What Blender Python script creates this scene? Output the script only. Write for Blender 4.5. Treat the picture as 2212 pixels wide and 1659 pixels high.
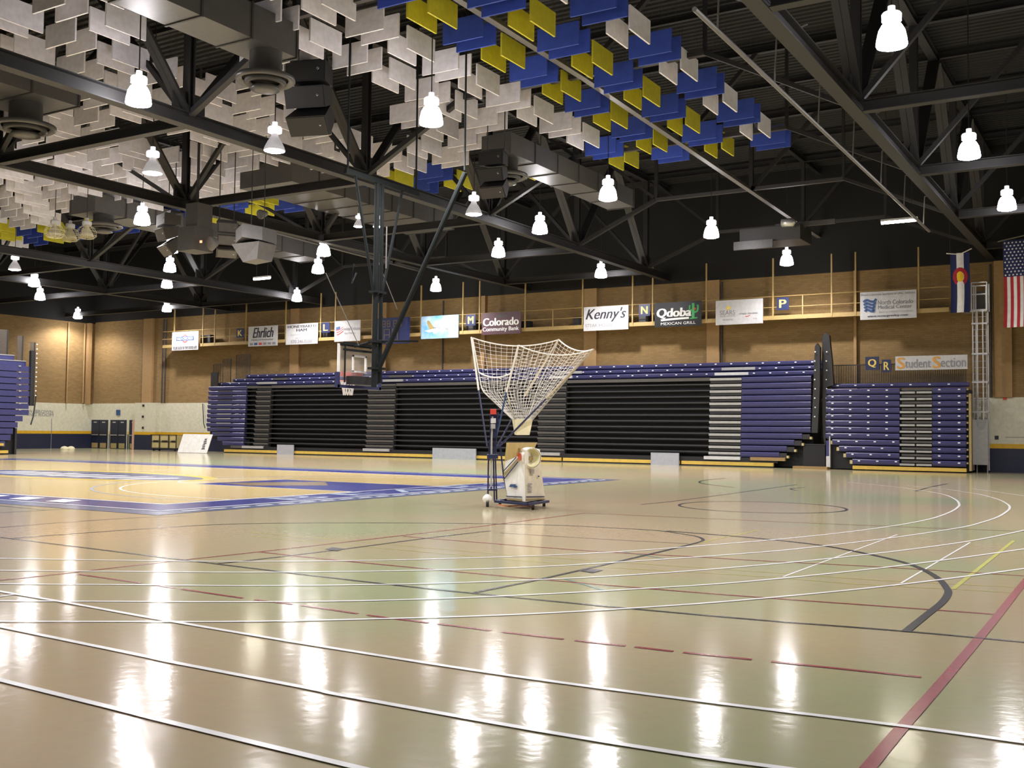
import bpy, math, random
from mathutils import Vector, Matrix

for _o in list(bpy.data.objects):
    bpy.data.objects.remove(_o)
S = bpy.context.scene
COL = S.collection
random.seed(7)
V = Vector
pi = math.pi

# ------------------------------------------------------------------ camera
# metres: x along the far brick wall, y away from the camera, z up
EYE = V((0, 0, 1.6))
FP, CX, CY = 2290.0, 1106.0, 829.5            # focal length and centre for the 2212 x 1659 frame
yaw, pitch, roll = math.radians(-31.319), math.radians(2.581), math.radians(0.629)
FW = V((math.sin(yaw) * math.cos(pitch), math.cos(yaw) * math.cos(pitch), math.sin(pitch)))
_r = V((math.cos(yaw), -math.sin(yaw), 0))
_u = _r.cross(FW)
RT = _r * math.cos(roll) + _u * math.sin(roll)
UP = -_r * math.sin(roll) + _u * math.cos(roll)
cd = bpy.data.cameras.new('camera')
cd.sensor_fit = 'HORIZONTAL'
cd.sensor_width = 36.0
cd.lens = FP / 2212.0 * 36.0
cd.clip_end = 400
cam = bpy.data.objects.new('camera', cd)
COL.objects.link(cam)
mw = Matrix((RT, UP, -FW)).transposed().to_4x4()
mw.translation = EYE
cam.matrix_world = mw
S.camera = cam


def ray(px, py):
    return RT * ((px - CX) / FP) - UP * ((py - CY) / FP) + FW


def at_z(px, py, z=0.0):
    d = ray(px, py)
    return EYE + d * ((z - EYE.z) / d.z)


def at_y(px, py, y):
    d = ray(px, py)
    return EYE + d * (y / d.y)


def at_x(px, py, x):
    d = ray(px, py)
    return EYE + d * (x / d.x)


def at_d(px, py, dep):
    return EYE + ray(px, py) * dep


# ------------------------------------------------------------------ world and exposure
W = bpy.data.worlds.new('world')
S.world = W
W.use_nodes = True
W.node_tree.nodes['Background'].inputs[0].default_value = (0.02, 0.02, 0.022, 1)
W.node_tree.nodes['Background'].inputs[1].default_value = 1.0
S.view_settings.view_transform = 'Standard'
S.view_settings.look = 'None'
S.view_settings.exposure = 1.45
S.view_settings.gamma = 1.0
S.view_settings.use_curve_mapping = False
S.cycles.use_denoising = True
S.cycles.max_bounces = 6
S.cycles.diffuse_bounces = 4
S.cycles.sample_clamp_indirect = 6.0
LAMP_W = 630.0          # radiant power of one high-bay lamp
LAMP_COL = (1.0, 0.95, 0.97)

# ------------------------------------------------------------------ materials
MATS = {}


def nn(nt, t, **kw):
    n = nt.nodes.new(t)
    for k, v in kw.items():
        setattr(n, k, v)
    return n


def mat(name, col, rough=0.6, metal=0.0, var=0.08, scale=6.0, bump=0.0, bscale=40.0, emit=0.0, ecol=None,
        coat=0.0, alpha=1.0, trans=0.0, col2=None, stretch=None, spec=0.5):
    m = bpy.data.materials.new(name)
    m.use_nodes = True
    nt = m.node_tree
    b = nt.nodes['Principled BSDF']
    b.inputs['Roughness'].default_value = rough
    b.inputs['Metallic'].default_value = metal
    b.inputs['Specular IOR Level'].default_value = spec
    b.inputs['Coat Weight'].default_value = coat
    b.inputs['Coat Roughness'].default_value = 0.1
    b.inputs['Alpha'].default_value = alpha
    b.inputs['Transmission Weight'].default_value = trans
    c = tuple(col) + (1,)
    tc = nn(nt, 'ShaderNodeTexCoord')
    mp = nn(nt, 'ShaderNodeMapping')
    if stretch:
        mp.inputs['Scale'].default_value = stretch
    nt.links.new(tc.outputs['Object'], mp.inputs['Vector'])
    ns = nn(nt, 'ShaderNodeTexNoise')
    ns.inputs['Scale'].default_value = scale
    ns.inputs['Detail'].default_value = 4
    nt.links.new(mp.outputs[0], ns.inputs['Vector'])
    rp = nn(nt, 'ShaderNodeValToRGB')
    e = rp.color_ramp.elements
    e[0].position, e[1].position = 0.3, 0.7
    if col2:
        e[0].color, e[1].color = c, tuple(col2) + (1,)
    else:
        e[0].color = tuple(max(0, x * (1 - var)) for x in col) + (1,)
        e[1].color = tuple(min(1, x * (1 + var)) for x in col) + (1,)
    nt.links.new(ns.outputs['Fac'], rp.inputs[0])
    nt.links.new(rp.outputs[0], b.inputs['Base Color'])
    if bump:
        n2 = nn(nt, 'ShaderNodeTexNoise')
        n2.inputs['Scale'].default_value = bscale
        nt.links.new(mp.outputs[0], n2.inputs['Vector'])
        bp = nn(nt, 'ShaderNodeBump')
        bp.inputs['Strength'].default_value = bump
        bp.inputs['Distance'].default_value = 0.02
        nt.links.new(n2.outputs['Fac'], bp.inputs['Height'])
        nt.links.new(bp.outputs[0], b.inputs['Normal'])
    if emit:
        b.inputs['Emission Color'].default_value = tuple(ecol or col) + (1,)
        b.inputs['Emission Strength'].default_value = emit
    MATS[name] = m
    return m


def brick_mat(name, axis, c1, c2, mortar):
    m = bpy.data.materials.new(name)
    m.use_nodes = True
    nt = m.node_tree
    b = nt.nodes['Principled BSDF']
    b.inputs['Roughness'].default_value = 0.85
    g = nn(nt, 'ShaderNodeNewGeometry')
    sp = nn(nt, 'ShaderNodeSeparateXYZ')
    nt.links.new(g.outputs['Position'], sp.inputs[0])
    cb = nn(nt, 'ShaderNodeCombineXYZ')
    nt.links.new(sp.outputs['X' if axis == 'x' else 'Y'], cb.inputs[0])
    nt.links.new(sp.outputs['Z'], cb.inputs[1])
    br = nn(nt, 'ShaderNodeTexBrick')
    br.inputs['Scale'].default_value = 1.0
    br.inputs['Brick Width'].default_value = 0.30
    br.inputs['Row Height'].default_value = 0.10
    br.inputs['Mortar Size'].default_value = 0.008
    br.inputs['Color1'].default_value = c1 + (1,)
    br.inputs['Color2'].default_value = c2 + (1,)
    br.inputs['Mortar'].default_value = mortar + (1,)
    nt.links.new(cb.outputs[0], br.inputs['Vector'])
    nz = nn(nt, 'ShaderNodeTexNoise')
    nz.inputs['Scale'].default_value = 0.35
    nz.inputs['Detail'].default_value = 3
    nt.links.new(g.outputs['Position'], nz.inputs['Vector'])
    mx = nn(nt, 'ShaderNodeMix', data_type='RGBA', blend_type='MULTIPLY')
    mx.inputs['Factor'].default_value = 0.35
    rp = nn(nt, 'ShaderNodeValToRGB')
    rp.color_ramp.elements[0].color = (0.7, 0.7, 0.7, 1)
    nt.links.new(nz.outputs['Fac'], rp.inputs[0])
    nt.links.new(br.outputs['Color'], mx.inputs['A'])
    nt.links.new(rp.outputs[0], mx.inputs['B'])
    nt.links.new(mx.outputs['Result'], b.inputs['Base Color'])
    bp = nn(nt, 'ShaderNodeBump')
    bp.inputs['Strength'].default_value = 0.4
    bp.inputs['Distance'].default_value = 0.01
    bp.invert = True
    nt.links.new(br.outputs['Fac'], bp.inputs['Height'])
    nt.links.new(bp.outputs[0], b.inputs['Normal'])
    MATS[name] = m


def floor_mat(name, cols, rough, grain=None, bump=0.10):
    """poured sports floor / varnished wood: broad tone changes, clear gloss, slight unevenness"""
    m = bpy.data.materials.new(name)
    m.use_nodes = True
    nt = m.node_tree
    b = nt.nodes['Principled BSDF']
    b.inputs['Roughness'].default_value = rough
    b.inputs['Specular IOR Level'].default_value = 0.28
    g = nn(nt, 'ShaderNodeNewGeometry')
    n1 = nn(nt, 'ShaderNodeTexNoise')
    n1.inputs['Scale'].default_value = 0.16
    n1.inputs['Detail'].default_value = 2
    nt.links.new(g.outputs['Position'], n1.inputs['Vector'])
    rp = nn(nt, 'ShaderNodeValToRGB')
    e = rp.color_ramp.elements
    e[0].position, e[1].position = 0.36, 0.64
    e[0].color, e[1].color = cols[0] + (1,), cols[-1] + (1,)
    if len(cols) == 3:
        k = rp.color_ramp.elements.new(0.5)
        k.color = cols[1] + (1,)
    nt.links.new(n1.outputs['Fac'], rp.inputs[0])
    mp = nn(nt, 'ShaderNodeMapping')
    mp.inputs['Scale'].default_value = grain or (1, 1, 1)
    nt.links.new(g.outputs['Position'], mp.inputs['Vector'])
    n2 = nn(nt, 'ShaderNodeTexNoise')
    n2.inputs['Scale'].default_value = 9.0
    n2.inputs['Detail'].default_value = 5
    nt.links.new(mp.outputs[0], n2.inputs['Vector'])
    mx = nn(nt, 'ShaderNodeMix', data_type='RGBA', blend_type='MULTIPLY')
    mx.inputs['Factor'].default_value = 0.25 if grain else 0.12
    nt.links.new(rp.outputs[0], mx.inputs['A'])
    nt.links.new(n2.outputs['Color'], mx.inputs['B'])
    nt.links.new(mx.outputs['Result'], b.inputs['Base Color'])
    n3 = nn(nt, 'ShaderNodeTexNoise')
    n3.inputs['Scale'].default_value = 9.0
    n3.inputs['Detail'].default_value = 3
    nt.links.new(g.outputs['Position'], n3.inputs['Vector'])
    bp = nn(nt, 'ShaderNodeBump')
    bp.inputs['Strength'].default_value = bump
    bp.inputs['Distance'].default_value = 0.01
    nt.links.new(n3.outputs['Fac'], bp.inputs['Height'])
    nt.links.new(bp.outputs[0], b.inputs['Normal'])
    MATS[name] = m


floor_mat('poured_floor', [(0.43, 0.47, 0.26), (0.52, 0.45, 0.275), (0.56, 0.44, 0.275)], 0.125)  # green to beige noise puts uneven lamp tint into the floor colour
floor_mat('court_wood', [(0.78, 0.60, 0.27), (0.88, 0.70, 0.35)], 0.12, grain=(0.6, 9, 1), bump=0.05)
brick_mat('brick_far', 'x', (0.30, 0.19, 0.068), (0.24, 0.15, 0.052), (0.20, 0.14, 0.07))
brick_mat('brick_side', 'y', (0.30, 0.19, 0.068), (0.24, 0.15, 0.052), (0.20, 0.14, 0.07))
for a in [
    ('line_white', (0.96, 0.96, 0.93), 0.2), ('line_black', (0.035, 0.04, 0.05), 0.2), ('line_red', (0.30, 0.035, 0.05), 0.2),
    ('line_yellow', (0.55, 0.55, 0.12), 0.2), ('line_teal', (0.16, 0.30, 0.26), 0.2),
    ('court_blue', (0.045, 0.055, 0.24), 0.17), ('court_greyblue', (0.10, 0.13, 0.24), 0.19), ('court_lightblue', (0.38, 0.45, 0.55), 0.2),
    ('court_gold', (0.70, 0.52, 0.08), 0.2), ('court_brown', (0.22, 0.16, 0.09), 0.2),
    ('pilaster_tan', (0.36, 0.225, 0.095), 0.8), ('wall_white', (0.62, 0.60, 0.46), 0.6), ('wall_stripe', (0.62, 0.36, 0.01), 0.5),
    ('wall_navy', (0.012, 0.016, 0.045), 0.45), ('wall_black', (0.006, 0.006, 0.006), 0.8),
    ('deck_black', (0.010, 0.010, 0.010), 0.75), ('steel_dark', (0.020, 0.019, 0.019), 0.55), ('steel_mid', (0.045, 0.042, 0.042), 0.5),
    ('steel_light', (0.16, 0.15, 0.14), 0.45),
    ('baffle_white', (0.88, 0.86, 0.91), 0.8), ('baffle_blue', (0.04, 0.085, 0.46), 0.75), ('baffle_yellow', (0.66, 0.60, 0.03), 0.75),
    ('duct_steel', (0.045, 0.042, 0.04), 0.55), ('duct_bright', (0.085, 0.082, 0.078), 0.4),
    ('seat_blue', (0.046, 0.047, 0.145), 0.38), ('seat_dark', (0.006, 0.006, 0.007), 0.6), ('nosing', (0.026, 0.026, 0.028), 0.5),
    ('step_grey', (0.36, 0.36, 0.34), 0.5), ('step_dim', (0.075, 0.07, 0.062), 0.6), ('step_white', (0.55, 0.55, 0.54), 0.5),
    ('clip_white', (0.85, 0.85, 0.85), 0.4), ('skirt_yellow', (0.60, 0.41, 0.07), 0.5), ('panel_grey', (0.36, 0.37, 0.40), 0.6),
    ('catwalk_tan', (0.36, 0.25, 0.09), 0.6), ('rail_black', (0.02, 0.02, 0.02), 0.5), ('plywood', (0.30, 0.19, 0.07), 0.7),
    ('banner_white', (0.50, 0.50, 0.50), 0.45), ('banner_navy', (0.015, 0.022, 0.075), 0.35), ('banner_black', (0.012, 0.012, 0.012), 0.25),
    ('banner_maroon', (0.085, 0.035, 0.045), 0.35), ('ink_black', (0.02, 0.02, 0.03), 0.5), ('ink_grey', (0.22, 0.22, 0.24), 0.5),
    ('ink_blue', (0.03, 0.08, 0.22), 0.5), ('ink_red', (0.55, 0.06, 0.05), 0.5), ('ink_gold', (0.72, 0.55, 0.12), 0.5),
    ('ink_green', (0.06, 0.42, 0.12), 0.5), ('ink_white', (0.85, 0.85, 0.83), 0.5), ('ink_orange', (0.60, 0.30, 0.05), 0.5),
    ('flag_navy', (0.012, 0.02, 0.10), 0.8), ('flag_white', (0.80, 0.80, 0.80), 0.8), ('flag_red', (0.42, 0.02, 0.03), 0.8),
    ('flag_gold', (0.85, 0.55, 0.02), 0.8),
    ('goal_steel', (0.014, 0.017, 0.017), 0.7), ('paint_white', (0.80, 0.79, 0.75), 0.45), ('pad_navy', (0.02, 0.025, 0.09), 0.6),
    ('rim_orange', (0.65, 0.12, 0.07), 0.4), ('net_white', (0.82, 0.80, 0.74), 0.8),
    ('mach_white', (0.86, 0.85, 0.80), 0.35), ('mach_cream', (0.66, 0.60, 0.46), 0.45), ('mach_navy', (0.015, 0.02, 0.07), 0.4),
    ('mach_tan', (0.33, 0.25, 0.10), 0.6), ('card', (0.45, 0.33, 0.12), 0.8), ('cloth_cream', (0.80, 0.74, 0.48), 0.8),
    ('chute_cream', (0.62, 0.58, 0.34), 0.5), ('rubber', (0.012, 0.012, 0.012), 0.7), ('pole_white', (0.80, 0.78, 0.70), 0.4),
    ('pole_tan', (0.45, 0.38, 0.26), 0.5), ('red_plastic', (0.55, 0.05, 0.03), 0.5), ('cable_orange', (0.60, 0.18, 0.04), 0.6),
    ('speaker_black', (0.022, 0.022, 0.023), 0.55), ('speaker_grey', (0.13, 0.125, 0.12), 0.6), ('speaker_box', (0.06, 0.056, 0.048), 0.6),
    ('ladder_alu', (0.62, 0.62, 0.62), 0.3), ('ladder_panel', (0.42, 0.42, 0.39), 0.45), ('cart_tan', (0.52, 0.44, 0.20), 0.6),
    ('door_navy', (0.012, 0.016, 0.035), 0.4), ('post_pink', (0.55, 0.33, 0.25), 0.6), ('chrome', (0.6, 0.6, 0.58), 0.3),
    ('ballast_grey', (0.62, 0.62, 0.62), 0.35), ('bell_unlit', (0.62, 0.58, 0.40), 0.15), ('wire_pale', (0.85, 0.82, 0.6), 0.3),
    ('score_navy', (0.018, 0.026, 0.105), 0.45), ('score_digit', (0.12, 0.09, 0.07), 0.5),
]:
    mat(a[0], a[1], a[2], metal=0.6 if a[0] in ('ladder_alu', 'chrome') else 0.0, spec=0.28 if a[0][:4] in ('line', 'cour') else 0.12 if a[0] == 'goal_steel' else 0.5)
mat('sky_print', (0.06, 0.30, 0.62), 0.45, col2=(0.55, 0.70, 0.80), scale=1.1)
mat('bell_glow', (0.9, 0.9, 0.95), 0.3, emit=12.0, ecol=(1.0, 0.96, 1.0))
mat('bell_soft', (0.50, 0.49, 0.50), 0.3, emit=0.10, ecol=(1.0, 0.96, 0.98))
mat('ballast_lit', (0.6, 0.6, 0.62), 0.3, emit=0.45, ecol=(1.0, 0.95, 1.0))  # weak emission paints lamp light onto the housing
mat('lens_glow', (1, 1, 1), 0.3, emit=48.0, ecol=(1.0, 0.97, 1.0))
mat('tube_glow', (1, 1, 1), 0.3, emit=22.0, ecol=(1.0, 0.95, 0.78))
mat('red_led', (0.8, 0.1, 0.05), 0.3, emit=3.0)
mat('glass_clear', (0.9, 0.95, 0.95), 0.03, alpha=0.10, var=0.0)
mat('smoke_panel', (0.10, 0.09, 0.08), 0.15, alpha=0.45)


# ------------------------------------------------------------------ mesh helper
def wloc(o):
    p = V((0, 0, 0))
    while o is not None:
        p += o.location
        o = o.parent
    return p


class B:
    def __init__(s):
        s.v, s.f = [], []

    def quad(s, *pts):
        n = len(s.v)
        s.v += [V(p) for p in pts]
        s.f.append(tuple(range(n, n + len(pts))))
        return s

    def hexa(s, p):                      # 8 points: bottom 4 (ccw), top 4
        n = len(s.v)
        s.v += [V(q) for q in p]
        for f in ((3, 2, 1, 0), (4, 5, 6, 7), (0, 1, 5, 4), (1, 2, 6, 5), (2, 3, 7, 6), (3, 0, 4, 7)):
            s.f.append(tuple(n + i for i in f))
        return s

    def box(s, x0, x1, y0, y1, z0, z1):
        return s.hexa([(x0, y0, z0), (x1, y0, z0), (x1, y1, z0), (x0, y1, z0),
                       (x0, y0, z1), (x1, y0, z1), (x1, y1, z1), (x0, y1, z1)])

    def bar(s, p, q, w, h, up=(0, 0, 1), off=(0, 0)):
        p, q = V(p), V(q)
        d = (q - p).normalized()
        a = d.cross(V(up))
        if a.length < 1e-4:
            a = d.cross(V((0, 1, 0)))
        a.normalize()
        b = a.cross(d)
        o = a * off[0] + b * off[1]
        c = [-a * w / 2 - b * h / 2, a * w / 2 - b * h / 2, a * w / 2 + b * h / 2, -a * w / 2 + b * h / 2]
        return s.hexa([p + o + k for k in c][::-1] + [q + o + k for k in c][::-1])

    def ibeam(s, p, q, h, w, t=0.03, up=(0, 0, 1)):
        s.bar(p, q, t, h - 2 * t, up)
        s.bar(p, q, w, t, up, (0, h / 2 - t / 2))
        s.bar(p, q, w, t, up, (0, -h / 2 + t / 2))
        return s

    def tube(s, pts, r, n=8, cap=True, r2=None):
        pts = [V(p) for p in pts]
        rings = []
        for i, p in enumerate(pts):
            d = (pts[min(i + 1, len(pts) - 1)] - pts[max(i - 1, 0)]).normalized()
            a = d.cross(V((0, 0, 1)))
            if a.length < 1e-3:
                a = d.cross(V((0, 1, 0)))
            a.normalize()
            b = a.cross(d)
            rr = r if r2 is None else r + (r2 - r) * i / max(1, len(pts) - 1)
            k = len(s.v)
            s.v += [p + (a * math.cos(2 * pi * j / n) + b * math.sin(2 * pi * j / n)) * rr for j in range(n)]
            rings.append(k)
        for i in range(len(rings) - 1):
            for j in range(n):
                j2 = (j + 1) % n
                s.f.append((rings[i] + j2, rings[i] + j, rings[i + 1] + j, rings[i + 1] + j2))
        if cap:
            s.f.append(tuple(rings[0] + j for j in range(n)))
            s.f.append(tuple(rings[-1] + n - 1 - j for j in range(n)))
        return s

    def lathe(s, c, prof, n=16, axis=(0, 0, 1)):
        c = V(c)
        ax = V(axis).normalized()
        a = ax.orthogonal().normalized()
        b = ax.cross(a)
        rings = []
        for r, z in prof:
            k = len(s.v)
            s.v += [c + ax * z + (a * math.cos(2 * pi * j / n) + b * math.sin(2 * pi * j / n)) * max(r, 1e-4) for j in range(n)]
            rings.append(k)
        for i in range(len(rings) - 1):
            for j in range(n):
                j2 = (j + 1) % n
                s.f.append((rings[i] + j, rings[i] + j2, rings[i + 1] + j2, rings[i + 1] + j))
        return s

    def prism(s, pts, vec):               # closed polygon pushed along vec
        vec = V(vec)
        n = len(s.v)
        k = len(pts)
        s.v += [V(p) for p in pts] + [V(p) + vec for p in pts]
        s.f.append(tuple(range(n, n + k)))
        s.f.append(tuple(range(n + 2 * k - 1, n + k - 1, -1)))
        for i in range(k):
            j = (i + 1) % k
            s.f.append((n + j, n + i, n + k + i, n + k + j))
        return s

    def build(s, name, m, parent=None, local=False, smooth=False, origin=None):
        me = bpy.data.meshes.new(name)
        if parent is not None:
            o0 = V((0, 0, 0)) if local else wloc(parent)
        elif origin is not None:
            o0 = V(origin)
        else:
            xs, ys, zs = [p.x for p in s.v], [p.y for p in s.v], [p.z for p in s.v]
            o0 = V(((min(xs) + max(xs)) / 2, (min(ys) + max(ys)) / 2, min(zs)))
        me.from_pydata([p - o0 for p in s.v], [], s.f)
        me.materials.append(MATS[m])
        if smooth:
            for p in me.polygons:
                p.use_smooth = True
        me.update()
        ob = bpy.data.objects.new(name, me)
        COL.objects.link(ob)
        if parent is not None:
            ob.parent = parent
        else:
            ob.location = o0
        return ob


def empty(name, loc, rz=0.0):
    o = bpy.data.objects.new(name, None)
    o.empty_display_size = 0.2
    COL.objects.link(o)
    o.location = loc
    o.rotation_euler = (0, 0, rz)
    return o


def tag(o, label=None, cat=None, group=None, kind=None):
    for k, v in (('label', label), ('category', cat), ('group', group), ('kind', kind)):
        if v:
            o[k] = v
    return o


def copy_tree(o, parent=None):
    c = o.copy()
    COL.objects.link(c)
    if parent is not None:
        c.parent = parent
    for ch in list(o.children):
        copy_tree(ch, c)
    return c


def text_mesh(body, f, m, parent, name='lettering', shear=0.0, bold=0.0, space=1.0):
    """lettering mapped through f(u, v) with u, v in 0..1 over the text's bounding box"""
    cu = bpy.data.curves.new('t', 'FONT')
    cu.body = body
    cu.shear = shear
    cu.space_character = space
    cu.resolution_u = 3
    ob = bpy.data.objects.new('t', cu)
    me = bpy.data.meshes.new_from_object(ob)
    bpy.data.objects.remove(ob)
    bpy.data.curves.remove(cu)
    xs = [v.co.x for v in me.vertices]
    ys = [v.co.y for v in me.vertices]
    x0, x1, y0, y1 = min(xs), max(xs), min(ys), max(ys)
    o0 = wloc(parent)
    for v in me.vertices:
        v.co = V(f((v.co.x - x0) / (x1 - x0), (v.co.y - y0) / (y1 - y0))) - o0
    me.name = name
    me.materials.append(MATS[m])
    ob = bpy.data.objects.new(name, me)
    COL.objects.link(ob)
    ob.parent = parent
    return ob


# ================================================================== STRUCTURE
XL, XR, YN, YF, ZD = -69.5, 16.0, -12.0, 52.6, 15.0
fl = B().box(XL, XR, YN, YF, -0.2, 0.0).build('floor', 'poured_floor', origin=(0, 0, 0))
tag(fl, 'glossy beige poured sports floor covered with coloured court lines', 'floor', kind='structure')

# far wall with painted dado
wf = B().box(XL, XR, YF, YF + 0.4, 0.0, 9.62).build('wall_far', 'brick_far', origin=(-27, YF, 0))
tag(wf, 'long tan brick wall behind the blue bleachers', 'wall', kind='structure')
B().box(XL, XR, YF - 0.05, YF + 0.4, 9.62, ZD).build('upper_band', 'wall_black', wf)
B().box(XL, XR, YF - 0.06, YF, 1.30, 3.40).build('white_band', 'wall_white', wf)
B().box(XL, XR, YF - 0.065, YF, 1.09, 1.30).build('yellow_stripe', 'wall_stripe', wf)
B().box(XL, XR, YF - 0.06, YF, 0.0, 1.09).build('navy_band', 'wall_navy', wf)
for a, b in ((313, 333), (630, 649), (816, 837), (1042, 1050), (1264, 1291), (1529, 1556), (1846, 1852), (2149, 2187)):
    xa, xb = at_y(a, 760, YF).x, at_y(b, 760, YF).x
    B().box(xa, xb, YF - 0.18, YF, 3.4, 9.62).build('pilaster', 'pilaster_tan', wf)
for a in (354, 360, 958, 1560, 2141):
    xa = at_y(a, 760, YF).x
    B().tube([(xa, YF - 0.09, 3.4), (xa, YF - 0.09, 9.5)], 0.05, 6).build('wall_conduit', 'steel_mid', wf)
# block that stands out beside the doors
xa, xb = at_y(303, 900, YF).x, at_y(348, 900, YF).x
bl = B().box(xa, xb, YF - 0.5, YF - 0.06, 1.30, 3.42).build('white_projection', 'wall_white', wf)
B().box(xa, xb, YF - 0.51, YF - 0.06, 1.09, 1.30).build('yellow_stripe', 'wall_stripe', wf)
B().box(xa, xb, YF - 0.5, YF - 0.06, 0, 1.09).build('navy_band', 'wall_navy', wf)
B().box(xa - 0.22, xa, YF - 0.52, YF - 0.06, 0.0, 2.15).build('door_post', 'post_pink', wf)
for (px, py) in ((309, 876), (308, 900), (308, 924), (2168, 859), (2150, 945)):
    p = at_y(px, py, YF - 0.55)
    B().box(p.x - 0.08, p.x + 0.08, YF - (0.56 if px < 400 else 0.1), YF - (0.5 if px < 400 else 0.05), p.z - 0.08, p.z + 0.08).build(
        'wall_box', 'ink_red' if px == 2168 else 'ink_black', wf)
p = at_y(255, 891, YF - 0.1)
B().box(p.x - 0.2, p.x + 0.2, YF - 0.12, YF - 0.05, p.z - 0.2, p.z + 0.2).build('notice', 'ink_blue', wf)
B().box(at_y(2172, 938, YF).x, XR, YF - 0.075, YF - 0.06, 1.58, 1.62).build('thin_pipe', 'step_grey', wf)

# left wall
wl = B().box(XL - 0.4, XL, YN, YF + 0.4, 0, 9.5).build('wall_left', 'brick_side', origin=(XL, 20, 0))
tag(wl, 'tan brick end wall with a white dado and navy base', 'wall', kind='structure')
B().box(XL - 0.4, XL + 0.05, YN, YF, 9.5, ZD).build('upper_band', 'wall_black', wl)
B().box(XL, XL + 0.06, YN, YF, 1.30, 3.35).build('white_band', 'wall_white', wl)
B().box(XL, XL + 0.065, YN, YF, 1.09, 1.30).build('yellow_stripe', 'wall_stripe', wl)
B().box(XL, XL + 0.06, YN, YF, 0, 1.09).build('navy_band', 'wall_navy', wl)
B().box(XL, XL + 0.3, YF - 0.75, YF - 0.45, 3.35, 9.5).build('pilaster', 'pilaster_tan', wl)
for yy in (YF - 1.0, YF - 2.4):
    B().tube([(XL + 0.15, yy, 3.4), (XL + 0.15, yy, 9.4)], 0.06, 6).build('wall_conduit', 'pilaster_tan', wl)
for (body, pa, pb) in (('W. BROWN', (60, 891), (115, 878)), ('ING ROOM', (60, 898), (116, 886))):
    a, b = at_x(pa[0], pa[1], XL + 0.08), at_x(pb[0], pb[1], XL + 0.08)
    text_mesh(body, lambda u, v: (XL + 0.075, a.y + (b.y - a.y) * u, a.z - 0.02 + 0.23 * v), 'ink_grey', wl)
a, b = at_x(110, 905, XL), at_x(110, 965, XL)
B().box(XL + 0.06, XL + 0.075, a.y, a.y + 0.04, 0, 2.2).build('panel_joint', 'ink_grey', wl)

# near and right walls close the hall
wn = B().box(XL, XR, YN - 0.4, YN, 0, ZD).build('wall_near', 'brick_far', origin=(-27, YN, 0))
tag(wn, 'brick wall behind the camera', 'wall', kind='structure')
wr = B().box(XR, XR + 0.4, YN, YF + 0.4, 0, ZD).build('wall_right', 'brick_side', origin=(XR, 20, 0))
tag(wr, 'brick end wall to the right of the camera', 'wall', kind='structure')

# ribbed steel deck
dk = B()
y, k = YN, 0
prev = None
while y < YF + 0.3:
    for (dy, dz) in ((0, 0), (0.09, 0), (0.13, -0.07), (0.27, -0.07)):
        cur = (len(dk.v), len(dk.v) + 1)
        dk.v += [V((XL, y + dy, ZD + dz)), V((XR, y + dy, ZD + dz))]
        if prev:
            dk.f.append((prev[0], prev[1], cur[1], cur[0]))
        prev = cur
    y += 0.31
ce = dk.build('ceiling', 'deck_black', origin=(-27, 20, ZD))
tag(ce, 'black ribbed steel roof deck', 'ceiling', kind='structure')

# doors in the far corner
for i, (a, b, n) in enumerate(((197, 233, 2), (238, 273, 2), (279, 298, 1))):
    x0, x1 = at_y(a, 930, YF - 0.1).x, at_y(b, 930, YF - 0.1).x
    d = empty('door_%d' % (i + 1), ((x0 + x1) / 2, YF - 0.09, 0))
    tag(d, ['pair of navy doors nearest the hall corner', 'middle pair of navy doors with push bars',
            'navy door beside the pink post'][i], 'door', kind='structure')
    B().box(x0 - 0.08, x1 + 0.08, YF - 0.075, YF - 0.06, 0, 2.25).build('door_frame', 'wall_white', d)
    w = (x1 - x0) / n
    for j in range(n):
        xa, xb = x0 + j * w + 0.02, x0 + (j + 1) * w - 0.02
        lf = B().box(xa, xb, YF - 0.12, YF - 0.075, 0.02, 2.16).build('door_leaf', 'door_navy', d)
        B().box(xa + 0.1, xb - 0.1, YF - 0.17, YF - 0.12, 1.0, 1.06).build('push_bar', 'chrome', lf)
        B().box(xa + 0.12, xb - 0.12, YF - 0.135, YF - 0.12, 0.05, 0.42).build('kick_plate', 'mach_tan', lf)  # tan colour paints the reflection in the plate
        B().box(xa + w * 0.3, xb - w * 0.3, YF - 0.13, YF - 0.12, 1.95, 2.02).build('door_sign', 'chrome', lf)

# ================================================================== COURT AND FLOOR LINES
def slab(x0, x1, y0, y1, z, m, parent, name):
    return B().quad((x0, y0, z), (x1, y0, z), (x1, y1, z), (x0, y1, z)).build(name, m, parent)


def spline(pts, n=6):
    P = [V(p) for p in pts]
    if len(P) < 3:
        return P
    out = []
    for i in range(len(P) - 1):
        a, b, c, d = P[max(i - 1, 0)], P[i], P[i + 1], P[min(i + 2, len(P) - 1)]
        for k in range(n):
            t = k / n
            out.append(0.5 * ((2 * b) + (c - a) * t + (2 * a - 5 * b + 4 * c - d) * t * t + (3 * b - a - 3 * c + d) * t ** 3))
    out.append(P[-1])
    return out


def ribbon(pts, w, z, m, parent, name, gaps=None):
    bb = B()
    L = []
    for i, p in enumerate(pts):
        d = pts[min(i + 1, len(pts) - 1)] - pts[max(i - 1, 0)]
        nrm = V((-d.y, d.x, 0)).normalized() * (w / 2)
        L.append((V((p.x, p.y, z)) - nrm, V((p.x, p.y, z)) + nrm))
    for i in range(len(L) - 1):
        if gaps and (i % gaps[1]) >= gaps[0]:
            continue
        bb.quad(L[i][0], L[i + 1][0], L[i + 1][1], L[i][1])
    return bb.build(name, m, parent)


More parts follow.
